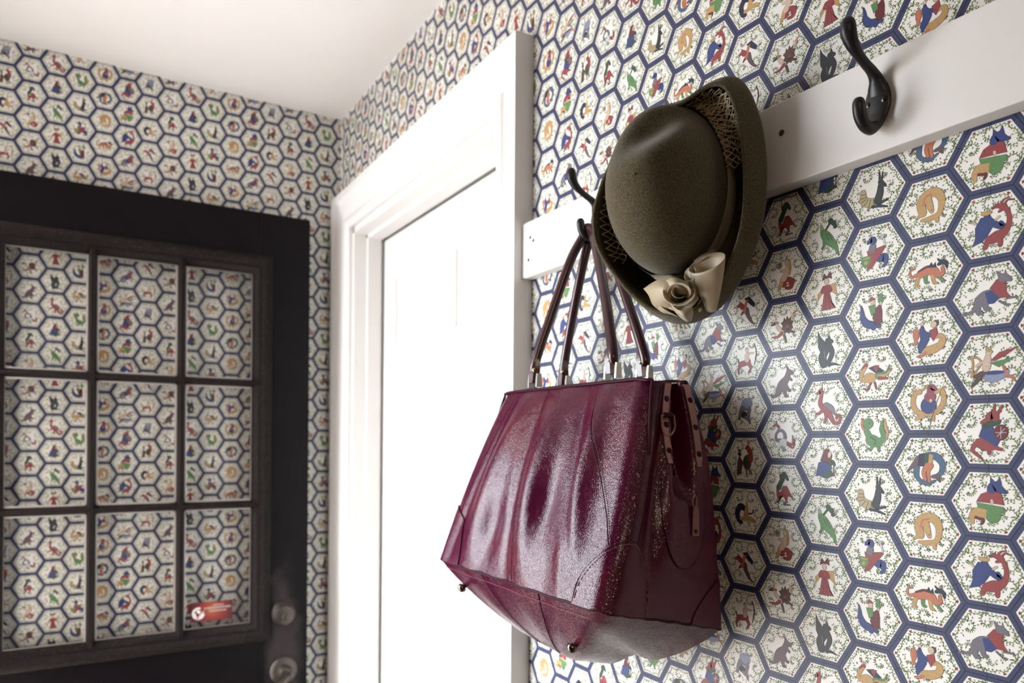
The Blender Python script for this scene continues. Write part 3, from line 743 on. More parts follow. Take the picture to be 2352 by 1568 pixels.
def print_mesh(name, parent, to3d, g, u0, u1, z0, z1, cuts=()):
    """all printed figures of one wall, in one flat mesh"""
    Ts, Ls, Cs = [], [], []
    sc = PITCH / 2
    COLS = 'AFEDCB'                    # going left from column 0
    for c in range(int((u0 - g[0]) / DXC) - 2, int((u1 - g[0]) / DXC) + 3):
        letter = COLS[(-c) % 6] if c <= 0 else COLS[(6 - c % 6) % 6]
        letter = {0: 'A', 1: 'F', 2: 'E', 3: 'D', 4: 'C', 5: 'B'}[c % 6]
        shift = {'A': 0, 'B': .5, 'C': 1, 'D': 1.5, 'E': 1, 'F': 1.5}[letter]
        for r in range(-60, 60):
            row = r + shift
            cu, cz = g[0] + c * DXC, g[1] - row * PITCH
            if cz < z0 - 0.03 or cz > z1 + 0.03 or cu < u0 - 0.035 or cu > u1 + 0.035 or any(a < cu < b_ and c_ < cz < d_ for a, b_, c_, d_ in cuts):
                continue
            for (T, L, Cc), k in ((VINES[(c * 7 + r * 3) % 3], sc), (FIGS[letter + str(r % 5)], sc * 0.87)):
                q = T.copy()
                q[:, :, 0] = cu + q[:, :, 0] * k
                q[:, :, 1] = cz + q[:, :, 1] * k
                Ts.append(q); Ls.append(L); Cs.append(Cc)
    T, L, Cc = np.concatenate(Ts), np.concatenate(Ls), np.concatenate(Cs)
    # clip whole triangles that cross an edge of the wall
    keep = (T[:, :, 0].min(1) > u0) & (T[:, :, 0].max(1) < u1) & (T[:, :, 1].min(1) > z0) & (T[:, :, 1].max(1) < z1)
    T, L, Cc = T[keep], L[keep], Cc[keep]
    n = len(T)
    V = to3d(T[:, :, 0].ravel(), T[:, :, 1].ravel(), np.repeat(0.00012 + L * 0.000012, 3))
    me = bpy.data.meshes.new(name)
    me.vertices.add(3 * n)
    me.vertices.foreach_set('co', V.astype(np.float32).ravel())
    me.loops.add(3 * n)
    me.loops.foreach_set('vertex_index', np.arange(3 * n, dtype=np.int32))
    me.polygons.add(n)
    me.polygons.foreach_set('loop_start', np.arange(0, 3 * n, 3, dtype=np.int32))
    at_ = me.attributes.new('ink', 'FLOAT_COLOR', 'FACE')
    at_.data.foreach_set('color', np.hstack([Cc, np.ones((n, 1))]).astype(np.float32).ravel())
    me.update(calc_edges=True)
    me.materials.append(M['print'])
    o = bpy.data.objects.new(name, me)
    COL.objects.link(o)
    o.parent = parent
    o['kind'] = 'stuff'
    return n
nR = print_mesh('wallpaper_print', wall_right, lambda u, z, h: np.stack([u, -h, z], 1), GR, 0.004, 2.30, 0.75, CEIL - 0.001, cuts=[(-1, 0.90, 0, 2.12)])
nL = print_mesh('wallpaper_print', wall_left, lambda u, z, h: np.stack([h, u, z], 1), GL, YFR + 0.004, -0.002, 0.75, CEIL - 0.001)
print('print tris', nR, nL)
# a lifted crease in the paper beside the board
cp = [on_plane(u, v, np.zeros(3), np.array([0, 1., 0])) for u, v in ((2172, 868), (2158, 905), (2148, 930), (2140, 960), (2132, 990), (2126, 1020))]
cg = MB()
pth = smooth_path(cp, 4)
wd = [0.0002 + 0.0007 * math.sin(math.pi * i / (len(pth) - 1)) for i in range(len(pth))]
cg.grid([[p + np.array((-0.3 * w_, 0, 0)), p + np.array((0.2 * w_, -0.8 * w_, 0)), p + np.array((0.9 * w_, 0, 0))] for p, w_ in zip(pth, wd)])
cg.build('paper_crease', simple('torn_paper_edge', (0.82, 0.80, 0.76), rough=0.5), wall_right)

# ================================================================== COAT RACK
RY = -0.019
rack = empty('coat_rack', (1.6, -0.0095, 1.8035), 'white painted board with three black iron hooks screwed along the wallpaper', 'coat rack')
board = MB().box(0.9465, 2.42, RY, 0.0, 1.8035, 1.888).build('board', M['rail'], rack, smooth=False)
bevel(board, 0.0012)
for u, v, r, mt in ((1218, 545, 0.0027, 'rust'), (1225, 552, 0.0027, 'rust'), (1214, 597, 0.0027, 'rust'), (1795, 305, 0.0030, 'rust')):
    p = on_plane(u, v, np.array((0, RY, 0)), np.array((0, 1., 0)))
    MB().lathe([(0, 0.0003), (r * 0.8, 0.0004), (r, 0.0002), (r * 1.05, -0.0005)], p, (0, -1, 0), 14).build('screw_head', M[mt], board)

HZ = 1.846
def make_hook(X):
    f = lambda o_, z: np.array((X, RY - o_, HZ + z))
    hk = MB()
    # upper arm with a club end
    up = [(0.0030, 0.004, 0.0095), (0.0035, 0.012, 0.0085), (0.0058, 0.0185, 0.0060), (0.0120, 0.0238, 0.0045), (0.0215, 0.0280, 0.0040), (0.0310, 0.0328, 0.0042), (0.0390, 0.0385, 0.0052), (0.0438, 0.0450, 0.0062), (0.0455, 0.0510, 0.0064), (0.0458, 0.0560, 0.0056), (0.0458, 0.0592, 0.0036), (0.0458, 0.0603, 0.0010)]
    P = smooth_path(up, 4)
    fl = [(1.0, 0.38 + 0.62 * min(1, max(0, (p[1] - 0.004) / 0.020))) for p in P]
    hk.tube([f(p[0], p[1]) for p in P], [p[2] for p in P], 16, flat=fl, side=(1, 0, 0))
    # back plate swelling at the screws, running into the J
    lo = [(0.0030, 0.018, 0.0060), (0.0030, 0.010, 0.0098), (0.0030, 0.002, 0.0118), (0.0030, -0.006, 0.0116), (0.0038, -0.014, 0.0092), (0.0080, -0.0225, 0.0066), (0.0150, -0.0258, 0.0054), (0.0225, -0.0242, 0.0051), (0.0278, -0.0190, 0.0051), (0.0298, -0.0125, 0.0052), (0.0302, -0.0072, 0.0050), (0.0302, -0.0040, 0.0034), (0.0302, -0.0028, 0.0010)]
    P = smooth_path(lo, 4)
    fl = []
    for p in P:
        k = min(1, max(0, (p[0] - 0.0030) / 0.010))
        fl.append((1.0, 0.32 + 0.68 * k))
    hk.tube([f(p[0], p[1]) for p in P], [p[2] for p in P], 16, flat=fl, side=(1, 0, 0))
    h = hk.build('hook', M['hook'], rack)
    for s in (-1, 1):
        c = np.array((X + s * 0.0068, RY - 0.0058, HZ - 0.001))
        MB().lathe([(0, 0.0011), (0.0016, 0.0010), (0.0026, 0.0005), (0.0029, -0.002)], c, (0, -1, 0), 16).build('screw', M['screw'], h)
    return h
HX = (1.137, 1.331, 1.5245)
for X in HX:
    make_hook(X)

# ================================================================== HANDBAG
m, nt, b = new_mat('burgundy_leather')
geo = nt.nodes.new('ShaderNodeNewGeometry')
sep = nt.nodes.new('ShaderNodeSeparateXYZ')
nt.links.new(geo.outputs['Position'], sep.inputs[0])
patch = noise(nt, 14, 2, 0.5)
mott = noise(nt, 45, 3, 0.5)
c = mixc(nt, mott, (0.056, 0.0022, 0.019), (0.084, 0.0040, 0.026))
# rubbed, slightly redder patches all over the leather
c = mixc(nt, ramp(nt, patch, [(0.48, (0, 0, 0)), (0.72, (0.45, 0.45, 0.45))]), c, (0.150, 0.026, 0.030))
nt.links.new(c, b.inputs['Base Color'])
rg_ = N(nt, 'ShaderNodeMapRange')
nt.links.new(noise(nt, 60, 3), rg_.inputs[0])
rg_.inputs[3].default_value, rg_.inputs[4].default_value = 0.10, 0.19
nt.links.new(rg_.outputs[0], b.inputs['Roughness'])
b.inputs['Specular IOR Level'].default_value = 0.42
b.inputs['Coat Weight'].default_value = 0.05
b.inputs['Coat Roughness'].default_value = 0.12
vo = N(nt, 'ShaderNodeTexVoronoi', Scale=620.0)
vo.feature = 'DISTANCE_TO_EDGE'
nt.links.new(geo.outputs['Position'], vo.inputs['Vector'])
pv = ramp(nt, vo.outputs['Distance'], [(0.0, (0, 0, 0)), (0.22, (1, 1, 1))])
b1 = N(nt, 'ShaderNodeBump', Strength=0.22, Distance=0.0006)
nt.links.new(pv, b1.inputs['Height'])
b2 = N(nt, 'ShaderNodeBump', Strength=0.22, Distance=0.004)
nt.links.new(noise(nt, 60, 3, 0.5, dist=0.3), b2.inputs['Height'])
nt.links.new(b1.outputs[0], b2.inputs['Normal'])
nt.links.new(b2.outputs[0], b.inputs['Normal'])
M['leather'] = m
M['leather_dark'] = simple('dark_handle_leather', (0.060, 0.010, 0.014), (0.030, 0.006, 0.010), rough=0.30, scale=60, bmp=0.15, bscale=260, spec=0.6, coat=0.3)
M['leather_edge'] = simple('leather_edge', (0.050, 0.006, 0.016), (0.030, 0.005, 0.011), rough=0.5, scale=120, spec=0.15)
M['thread'] = simple('pink_thread', (0.34, 0.10, 0.14), rough=0.7, scale=300)
M['steel'] = simple('brushed_nickel', (0.62, 0.57, 0.50), (0.5, 0.46, 0.4), rough=0.28, metal=1.0, scale=200)
M['brass'] = simple('brass_stud', (0.62, 0.47, 0.22), rough=0.22, metal=1.0, scale=200)
M['copper'] = simple('aged_copper', (0.40, 0.20, 0.17), (0.30, 0.14, 0.13), rough=0.40, metal=0.55, scale=120)
M['gunmetal'] = simple('gunmetal_stud', (0.18, 0.14, 0.13), rough=0.20, metal=1.0, scale=100)
M['zip'] = simple('black_cloth', (0.006, 0.002, 0.004), rough=0.9, scale=200, spec=0.05)

bag = empty('handbag', (1.165, -0.09, 1.295), 'burgundy leather doctor bag hanging by two handles from a hook', 'handbag')
lerp = lambda a, c_, t: a + (c_ - a) * t
XL = lambda t: 1.022 + (0.980 - 1.022) * t - 0.006 * math.sin(math.pi * t)
XR = lambda t: 1.322 + (1.350 - 1.322) * t ** 1.2 + 0.006 * math.sin(math.pi * t)
YF = lambda t: -0.098 - 0.082 * t ** 0.9
YB = lambda t: -0.042 + 0.012 * t
ZF = lambda t: 1.616 - 0.231 * t
ZB = lambda t: 1.616 - 0.262 * t
XBK = lambda t: XR(t) + 0.016 * math.sin(math.pi / 2 * min(1, t / 0.40)) - 0.008 * max(0, t - 0.4)      # the gusset swells at the back
RC = 0.022                                  # corner rounding
def front_relief(s, t):
    e = math.sin(math.pi * min(1, max(0, s)))
    g = 0
    for s0, s1, wd_, am in ((0.22, 0.22, 0.09, 0.011), (0.52, 0.64, 0.080, 0.014), (0.84, 0.86, 0.060, 0.012)):
        g += am * math.exp(-((s - lerp(s0, s1, t)) / wd_) ** 2)
    for s0, s1, wd_, am in ((0.37, 0.50, 0.030, 0.005), (0.70, 0.90, 0.032, 0.006), (0.13, 0.05, 0.03, 0.004)):
        g -= am * math.exp(-((s - lerp(s0, s1, t)) / wd_) ** 2)
    g *= math.sin(math.pi * min(1, t * 0.92 + 0.04)) ** 0.8
    dent = -0.010 * math.exp(-((s - 0.66) / 0.06) ** 2 - ((t - 0.62) / 0.20) ** 2) - 0.008 * math.exp(-((s - 0.33) / 0.07) ** 2 - ((t - 0.75) / 0.16) ** 2)
    return -(g + dent + 0.010 * math.sin(math.pi * t) * e)
def per(p, t):
    """point on the bag wall: p 0-1 front, 1-2 right gusset, 2-3 back, 3-4 left gusset"""
    p = p % 4
    xl_, xr_, yf, yb, zf, zb = XL(t), XR(t), YF(t), YB(t), ZF(t), ZB(t)
    rb = 0.012
    def zz(y): return lerp(zf, zb, (y - yf) / (yb - yf))
    ce = 0.07
    if p < 1:
        if p < ce:
            a = (1 - p / ce) * math.pi / 4
            return np.array((xl_ + RC - RC * math.sin(a), yf + RC - RC * math.cos(a) + front_relief(0, t), zf))
        if p > 1 - ce:
            a = (p - (1 - ce)) / ce * math.pi / 4
            return np.array((xr_ - RC + RC * math.sin(a), yf + RC - RC * math.cos(a) + front_relief(1, t), zf))
        s = (p - ce) / (1 - 2 * ce)
        return np.array((lerp(xl_ + RC, xr_ - RC, s), yf + front_relief(s, t), zf))
    if p < 2 or p >= 3:
        q = p - 1 if p < 2 else 4 - p
        sg = 1 if p < 2 else -1
        xe = xr_ if sg > 0 else xl_
        pin = 0.048 * math.exp(-((q - 0.60) / 0.12) ** 4) * max(0, 1 - t / 0.50) ** 0.6 + 0.010 * math.exp(-((q - 0.30) / 0.10) ** 2) * math.sin(math.pi * min(1, t * 1.1)) * (1 if t < .9 else 0.3)
        bul = 0.006 * math.sin(math.pi * q) * math.sin(math.pi * t)
        if q < 0.14:
            a = math.pi / 4 + q / 0.14 * math.pi / 4
            y = yf + RC - RC * math.cos(a)
            x = xe - sg * (RC - RC * math.sin(a))
        else:
            y = lerp(yf + RC, yb, (q - 0.14) / 0.86)
            x = xe if sg < 0 else lerp(xe, XBK(t), ((q - 0.14) / 0.86) ** 1.3)
        return np.array((x - sg * (pin - bul), y, zz(y)))
    s = 3 - p
    return np.array((lerp(xl_, XBK(t), s), yb + 0.006 * math.sin(math.pi * s) * math.sin(math.pi * t) * 1.0, zb))
def nrm(p, t):
    e = 0.004
    a = per(p + e, t) - per(p - e, t)
    c_ = per(p, min(1, t + e)) - per(p, max(0, t - e))
    n_ = np.cross(a, c_)
    n_ = n_ / (np.linalg.norm(n_) + 1e-9)
    return n_ if np.dot(n_, per(p, t) - np.array((1.17, -0.10, per(p, t)[2]))) > 0 else -n_
def wall_panel(name, p0, p1, npp, nt_):
    g = [[per(lerp(p0, p1, i / npp) if i < npp or p1 < 4 else 3.99999, j / nt_) for j in range(nt_ + 1)] for i in range(npp + 1)]
    return MB().grid(g).build(name, M['leather'], bag)
wall_panel('front_panel', 0, 1, 70, 40)
wall_panel('side_gusset', 1, 2, 80, 48)
wall_panel('back_panel', 2, 3, 24, 20)
wall_panel('side_gusset', 3, 4, 30, 24)
# soft sagging base
per_pts = [per(i / 120 * 4, 1) for i in range(120)]
cen = np.array((1.19, -0.105, 1.37))
rings = []
for k in np.linspace(1, 0.0, 22):
    row = []
    for P in per_pts:
        q = cen + (P - cen) * k
        sag = 0.082 * (1 - k ** 1.9) ** 0.9
        q = q.copy()
        # deeper at the right-hand middle, with a soft fold towards the right corner
        fx = (q[0] - 0.98) / 0.37
        fold = 0.010 * math.exp(-((q[0] - 1.285 + 0.5 * (q[1] + 0.10)) / 0.018) ** 2) * math.sin(math.pi * k) if k > 0 else 0
        q[2] -= sag * (0.80 + 0.25 * fx) - fold
        row.append(q)
    rings.append(row)
MB().grid(rings, close_v=True).build('base', M['leather'], bag)
def base_pt(p, k):
    P = per(p, 1)
    q = cen + (P - cen) * k
    q[2] -= 0.082 * (1 - k ** 1.9) ** 0.9 * (0.80 + 0.25 * (q[0] - 0.98) / 0.37)
    return q
# piping where the walls meet the base
MB().tube([per(i / 160 * 2.0, 1) + np.array((0, 0, 0.0006 * math.sin(i * 0.5))) for i in range(161)], 0.0015, 8).build('piping', M['leather_edge'], bag)
MB().tube([per(2 + i / 60 * 1.99, 1) for i in range(61)], 0.0018, 6).build('piping', M['leather_edge'], bag)
# sewn seams on the front and side
def seam(fn, n=60, r=0.0005, off=0.0002):
    pts = [fn(i / n) for i in range(n + 1)]
    return MB().tube(pts, r, 6).build('seam', M['leather_edge'], bag)
def stitches(fn, n):
    st_ = MB()
    for i in range(n):
        a, c_ = fn((i + 0.15) / n), fn((i + 0.70) / n)
        st_.tube([a, (a + c_) / 2, c_], 0.00038, 5)
    o_ = st_.build('stitching', M['thread'], bag)
    return o_
for s0, s1, t1 in ((0.15, 0.075, 0.80), (0.39, 0.555, 1.0), (0.735, 0.965, 0.73)):
    f_ = lambda q, s0=s0, s1=s1, t1=t1: per(lerp(s0, s1, q), 0.01 + (t1 - 0.01) * q) + nrm(lerp(s0, s1, q), q * t1) * 0.0002
    seam(f_)
    g_ = lambda q, s0=s0, s1=s1, t1=t1: per(lerp(s0, s1, q) + 0.010, 0.01 + (t1 - 0.01) * q) + nrm(lerp(s0, s1, q), q * t1) * 0.0004
    stitches(g_, 70)
seam(lambda q: per(1.12 + 0.06 * math.sin(math.pi * q), 0.02 + 0.96 * q) + nrm(1.15, 0.5) * 0.0002)
for s_, k1 in ((0.36, 0.30), (0.70, 0.25)):
    seam(lambda q, s_=s_, k1=k1: base_pt(s_, lerp(0.995, k1, q)) + np.array((0, -0.0004, -0.0004)), 40)
stitches(lambda q: base_pt(0.06 + 0.88 * q, 0.955) + np.array((0, -0.0008, -0.0006)), 110)
# leather corner patches
def patch_mesh(name, p0, p1, t_top, off=0.0014, npp=24, ntt=18, tb=1.0, mat='leather'):
    g = []
    for i in range(npp + 1):
        p = lerp(p0, p1, i / npp)
        tt_ = t_top((i / npp))
        row = []
        for j in range(ntt + 1):
            t = lerp(tt_, tb(i / npp) if callable(tb) else tb, j / ntt)
            row.append(per(p, t) + nrm(p, min(t, 0.99)) * off)
        g.append(row)
    return MB().grid(g).build(name, M[mat], bag)
arch = lambda top: (lambda q: 1 - (1 - top) * max(0.0, 1 - (2 * q - 1) ** 2) ** 0.45)
patch_mesh('corner_patch', 0.86, 1.34, arch(0.70))
stitches(lambda q: per(lerp(0.868, 1.335, q), min(0.995, arch(0.70)(q) + 0.012)) + nrm(lerp(0.868, 1.335, q), 0.9) * 0.0018, 64)
seam(lambda q: per(lerp(0.86, 1.34, q), min(1, arch(0.70)(q))) + nrm(lerp(0.86, 1.34, q), 0.9) * 0.0010, 80, 0.0006)
q4 = lambda q: 1 - 0.32 * max(0.0, 1 - q ** 2) ** 0.5
patch_mesh('corner_patch', -0.10, 0.20, lambda q: q4(max(0.0, (q - 0.3333) / 0.6667)))
seam(lambda q: per(lerp(0.0, 0.20, q), min(1, q4(q))) + nrm(lerp(0.0, 0.20, q), 0.9) * 0.0012, 50, 0.0008)
patch_mesh('corner_patch', 1.74, 2.0, lambda q: 1 - 0.20 * (q ** 0.6))
# tongue of leather below the zip
ub = lambda q: 0.42 + 0.36 * max(0.0, 1 - (2 * q - 1) ** 2) ** 0.5
patch_mesh('gusset_tongue', 1.36, 1.88, lambda q: 0.30 + 0.13 * math.exp(-((q - 0.5) / 0.22) ** 2), off=0.0016, tb=ub, npp=28)
seam(lambda q: per(lerp(1.36, 1.88, q), ub(q)) + nrm(lerp(1.36, 1.88, q), 0.6) * 0.0014, 60, 0.0006)

# leather covered frame rods along the mouth, turning down the sides
def frame_rod(y, yo):
    pts = []
    for t in np.linspace(0.34, 0.0, 10): pts.append((XL(t) + 0.001, lerp(y, YF(t) if y < -0.07 else YB(t), 0.5) + yo, ZF(t)))
    pts.append((XL(0) + 0.005, y, 1.6165))
    pts += [(x_, y - 0.002 * math.sin(math.pi * (x_ - 1.02) / 0.3), 1.6185) for x_ in np.linspace(1.040, 1.302, 12)]
    pts.append((XR(0) - 0.005, y, 1.6165))
    for t in np.linspace(0.0, 0.34, 10): pts.append((XR(t) + 0.001, lerp(y, YF(t) if y < -0.07 else YB(t), 0.5) + yo, ZF(t)))
    return MB().tube(smooth_path(pts, 3), 0.0019, 8).build('frame_rod', M['leather_edge'], bag)
frame_rod(-0.0965, 0.004)
frame_rod(-0.046, 0.0)
# dark zipped mouth between the rods
zg = [[(x_, y_, 1.617 - 0.006 * math.sin(math.pi * (y_ + 0.0965) / 0.05)) for y_ in np.linspace(-0.0965, -0.046, 7)] for x_ in np.linspace(1.024, 1.318, 20)]
MB().grid(zg).build('zip_tape', M['zip'], bag)
zp = [per(1.60, t) + np.array((0.002, 0, 0)) for t in np.linspace(0.0, 0.40, 14)]
MB().tube(zp, 0.0022, 6).build('zip_tape', M['zip'], bag)
# riveted metal strips on the gusset
def strip(p0, t0, t1, wd_, dp_=0.0):
    n_ = 24
    path = [per(p0 + dp_ * i / n_, lerp(t0, t1, i / n_)) for i in range(n_ + 1)]
    out_ = np.array((1.0, -0.10, 0.0)); out_ /= np.linalg.norm(out_)
    g = []
    for i, c_ in enumerate(path):
        k = wd_ / 2 * (1 if i < n_ - 1 else 0.75)
        g.append([c_ + out_ * 0.0008 + np.array((0, -k, 0)), c_ + out_ * 0.0030 + np.array((0, -k, 0)), c_ + out_ * 0.0030 + np.array((0, k, 0)), c_ + out_ * 0.0008 + np.array((0, k, 0))])
    s_ = MB().grid(g, close_v=True).build('frame_strip', M['copper'], bag, smooth=False)
    for q in (0.20, 0.53, 0.85):
        c_ = per(p0 + dp_ * q, lerp(t0, t1, q)) + out_ * 0.003
        MB().lathe([(0, 0.0016), (0.0022, 0.0013), (0.0034, 0.0003), (0.0036, -0.0006)], c_, out_, 16).build('rivet', M['leather_edge'], s_)
    return out_
out_ = strip(1.28, 0.01, 0.355, 0.0088, 0.13)
strip(1.90, 0.01, 0.355, 0.0088, -0.09)
# D-ring on its leather loop
rc = per(1.35, 0.185) + out_ * 0.0052
MB().tube([rc + np.array((0, -0.0055, 0.0085)), rc + out_ * 0.0012 + np.array((0, 0, 0.0087)), rc + np.array((0, 0.0055, 0.0085))], 0.0026, 10).build('ring_loop', M['leather_edge'], bag)
dp = [rc + np.array((0, -0.0085, 0.0080))]
for a in np.linspace(math.pi, 2 * math.pi, 16):
    dp.append(rc + np.array((0, 0.0092 * math.cos(a), -0.002 + 0.0110 * math.sin(a))) + out_ * 0.001)
dp += [rc + np.array((0, 0.0085, 0.0080)), rc + np.array((0, 0, 0.0084)), dp[0]]
MB().tube(dp, 0.0013, 8).build('d_ring', M['copper'], bag)
# zip pull hanging on the gusset
zc = per(1.70, 0.50) + np.array((0.0045, -0.001, 0))
MB().tube([zc + np.array((0, 0.003 * math.cos(a), 0.006 * math.sin(a))) for a in np.linspace(0, 2 * math.pi, 18)], 0.0010, 6).build('zip_slider', M['copper'], bag)
pl = MB()
z0_ = zc + np.array((0.0005, 0, -0.005))
for (ya, yb_, za, zb_) in ((-0.0032, 0.0032, 0, -0.0225), ):
    g = []
    for z_, wdt in ((0.001, 0.0018), (-0.004, 0.0030), (-0.020, 0.0034), (-0.0300, 0.0036)):
        wv, nv = np.array((0.45, 0.89, 0)), np.array((0.89, -0.45, 0))
        zv = np.array((0.001, 0, z_))
        g.append([z0_ - wv * wdt + zv, z0_ - wv * wdt + nv * 0.0014 + zv, z0_ + wv * wdt + nv * 0.0014 + zv, z0_ + wv * wdt + zv])
    pl.grid(g, close_v=True)
    n0 = len(pl.V)
    pl.F.append((n0 - 1, n0 - 2, n0 - 3, n0 - 4))
zpull = pl.build('zip_pull', M['copper'], bag, smooth=False)
sq = z0_ + nv * 0.0015 + np.array((0.001, 0, -0.0255))
MB().add([sq + wv * a_ * 0.0018 + np.array((0, 0, c_ * 0.0020)) for a_, c_ in ((-1, -1), (1, -1), (1, 1), (-1, 1))], [(0, 1, 2, 3)]).build('pull_slot', M['leather_edge'], zpull, smooth=False)
# domed metal feet on the base
for p_, k in ((0.07, 0.80), (0.90, 0.66), (2.25, 0.55), (2.80, 0.55)):
    c_ = base_pt(p_, k)
    e_ = 0.02
    n_ = np.cross(base_pt(p_, k - e_) - base_pt(p_, k + e_), base_pt(p_ + e_, k) - base_pt(p_ - e_, k))
    n_ /= np.linalg.norm(n_)
    if n_[2] > 0: n_ = -n_
    MB().lathe([(0.0036, -0.003), (0.0038, 0.002), (0.0060, 0.0028), (0.0066, 0.0046), (0.0056, 0.0078), (0.0034, 0.0098), (0, 0.0104)], c_, n_, 20).build('foot', M['gunmetal'], bag)
# two rolled handles over the hook
def handle(y_end, apex, ends, lean):
    ax = np.array(apex)
    e0, e1 = np.array((ends[0], y_end, 1.652)), np.array((ends[1], y_end, 1.652))
    pts = [e0 + np.array((0, 0, -0.012)), e0, lerp(e0, ax, 0.35) + np.array((-0.004, 0, 0.004)), lerp(e0, ax, 0.72) + np.array((-0.005, 0, 0.008)), ax + np.array((-0.0095, 0, -0.010)), ax,
           ax + np.array((0.0110, 0, -0.010)), lerp(e1, ax, 0.72) + np.array((0.006, 0, 0.010)), lerp(e1, ax, 0.35) + np.array((0.005, 0, 0.005)), e1, e1 + np.array((0, 0, -0.012))]
    P = smooth_path(pts, 7)
    n_ = len(P)
    rad = [0.0062 if 6 < i < n_ - 7 else 0.0062 - 0.0012 * (1 - min(i, n_ - 1 - i) / 7) for i in range(n_)]
    h = MB().tube(P, rad, 12, side=(0, 1, 0)).build('handle', M['leather_dark'], bag)
    for e in (e0, e1):
        # flat tab with a stud, held between two metal posts
        d_ = (ax - e) / np.linalg.norm(ax - e)
        a_, c_ = e + d_ * 0.010, np.array((e[0], y_end, 1.627))
        fc = np.array((0.45, -0.9, 0)); fc /= np.linalg.norm(fc)
        sd = np.array((fc[1], -fc[0], 0))
        g = []
        for q, wd_ in ((0.0, 0.0030), (0.25, 0.0062), (0.5, 0.0080), (0.72, 0.0080), (1.0, 0.0064)):
            m_ = lerp(a_, c_, q)
            g.append([m_ + sd * wd_ + fc * 0.0035, m_ + fc * 0.0068, m_ - sd * wd_ + fc * 0.0035, m_ - fc * 0.004])
        t_ = MB().grid(g, close_v=True).build('handle_tab', M['leather_dark'], bag)
        MB().lathe([(0, 0.0016), (0.0018, 0.0013), (0.0028, 0.0002), (0.0028, -0.001)], lerp(a_, c_, 0.5) + fc * 0.0066, fc, 16).build('stud', M['brass'], t_)
        br = MB()
        for s_ in (-1, 1):
            q_ = np.array((e[0] + s_ * 0.0095, y_end, 0))
            g = []
            for z_, hw in ((1.6215, 0.0030), (1.633, 0.0026), (1.639, 0.0020)):
                g.append([(q_[0] - 0.0013, q_[1] - hw * 1.5, z_), (q_[0] + 0.0013, q_[1] - hw * 1.5, z_), (q_[0] + 0.0013, q_[1] + hw * 1.5, z_), (q_[0] - 0.0013, q_[1] + hw * 1.5, z_)])
            br.grid(g, close_v=True)
            n0 = len(br.V)
            br.F.append((n0 - 4, n0 - 3, n0 - 2, n0 - 1))
        br.tube([(e[0] - 0.010, y_end, 1.631), (e[0] + 0.010, y_end, 1.631)], 0.0014, 8)
        br.build('handle_bracket', M['steel'], bag, smooth=False)
JX, JZ = HX[0], HZ - 0.0258 + 0.0054
handle(-0.0965, (JX + 0.002, RY - 0.0205, JZ + 0.0062), (1.103, 1.262), 0)
handle(-0.046, (JX + 0.001, RY - 0.0085, JZ + 0.0060), (1.098, 1.258), 0)

# ================================================================== FELT HAT
m, nt, b = new_mat('olive_felt')
f1 = noise(nt, 35, 4, 0.6)
f2 = noise(nt, 620, 3, 0.75)
c = mixc(nt, f1, (0.060, 0.047, 0.025), (0.040, 0.031, 0.017))
c = mixc(nt, ramp(nt, f2, [(0.35, (0, 0, 0)), (0.75, (1, 1, 1))]), c, (0.165, 0.132, 0.080))
nt.links.new(c, b.inputs['Base Color'])
b.inputs['Roughness'].default_value = 0.95
b.inputs['Specular IOR Level'].default_value = 0.1
b.inputs['Sheen Weight'].default_value = 0.25
b.inputs['Sheen Roughness'].default_value = 0.4
bump(nt, b, f2, 0.5, 0.0006)
M['felt'] = m
M['satin'] = simple('khaki_satin_ribbon', (0.46, 0.37, 0.235), (0.36, 0.285, 0.175), rough=0.42, scale=40, bmp=0.12, bscale=120, sheen=0.2)
M['net'] = simple('straw_veil_thread', (0.58, 0.46, 0.29), (0.44, 0.34, 0.21), rough=0.6, scale=200)

ha, hb_ = math.radians(25), math.radians(-5)
HA = np.array((math.sin(ha) * math.cos(hb_), -math.cos(ha) * math.cos(hb_), math.sin(hb_)))     # axis, brim -> crown
HU = np.array((0, 0, 1.0)) - HA * HA[2]; HU /= np.linalg.norm(HU)
HW = np.cross(HU, HA)
HO = np.array((1.3518, -0.080, 1.7999))
hp = lambda u, v, h: on_plane(u, v, HO + HA * h, HA)                    # pixel direction met with a plane across the hat axis
loc = lambda w_, u_, h: HO + HW * w_ + HU * u_ + HA * h
hat = empty('felt_hat', tuple(loc(0, -0.127, 0)), 'olive felt hat with a turned-up brim, khaki ribbon rosette and straw veil', 'hat')
W0, U0, RW, RU, HB, HT = -0.0188, 0.0139, 0.0611, 0.0876, -0.045, 0.075
def crown_pt(th, f, grow=0.0):
    r = max(0.0, 1 - f ** 3.0) ** 0.49
    w_, u_, h = W0 + (RW * r + grow) * math.cos(th), U0 + (RU * r + grow) * math.sin(th), HB + (HT - HB) * f
    # pinched dent towards the top of the crown
    dw, du = w_ - (W0 + 0.004), u_ - (U0 + 0.050)
    ca, sa = math.cos(0.45), math.sin(0.45)
    a_, c_ = dw * ca + du * sa, -dw * sa + du * ca
    d_ = math.exp(-(a_ / 0.034) ** 2 - (c_ / 0.020) ** 2) * max(0, min(1, (f - 0.25) / 0.4))
    ridge = math.exp(-(a_ / 0.030) ** 2 - ((c_ + 0.034) / 0.014) ** 2) * max(0, min(1, (f - 0.25) / 0.4))
    h -= 0.030 * d_ - 0.004 * ridge
    return loc(w_, u_, h)
NT, NF = 72, 30
fs = [1 - (1 - i / NF) ** 2.2 for i in range(NF)]
rows = [[crown_pt(2 * math.pi * k / NT, f) for k in range(NT)] for f in fs]
cm = MB().grid(rows, close_v=True, flip=True)
cm.add([crown_pt(0, 1.0)], [])
n0, li = len(cm.V) - 1, (NF - 1) * NT
cm.F += [(li + (k + 1) % NT, li + k, n0) for k in range(NT)]
crown = cm.build('crown', M['felt'], hat)
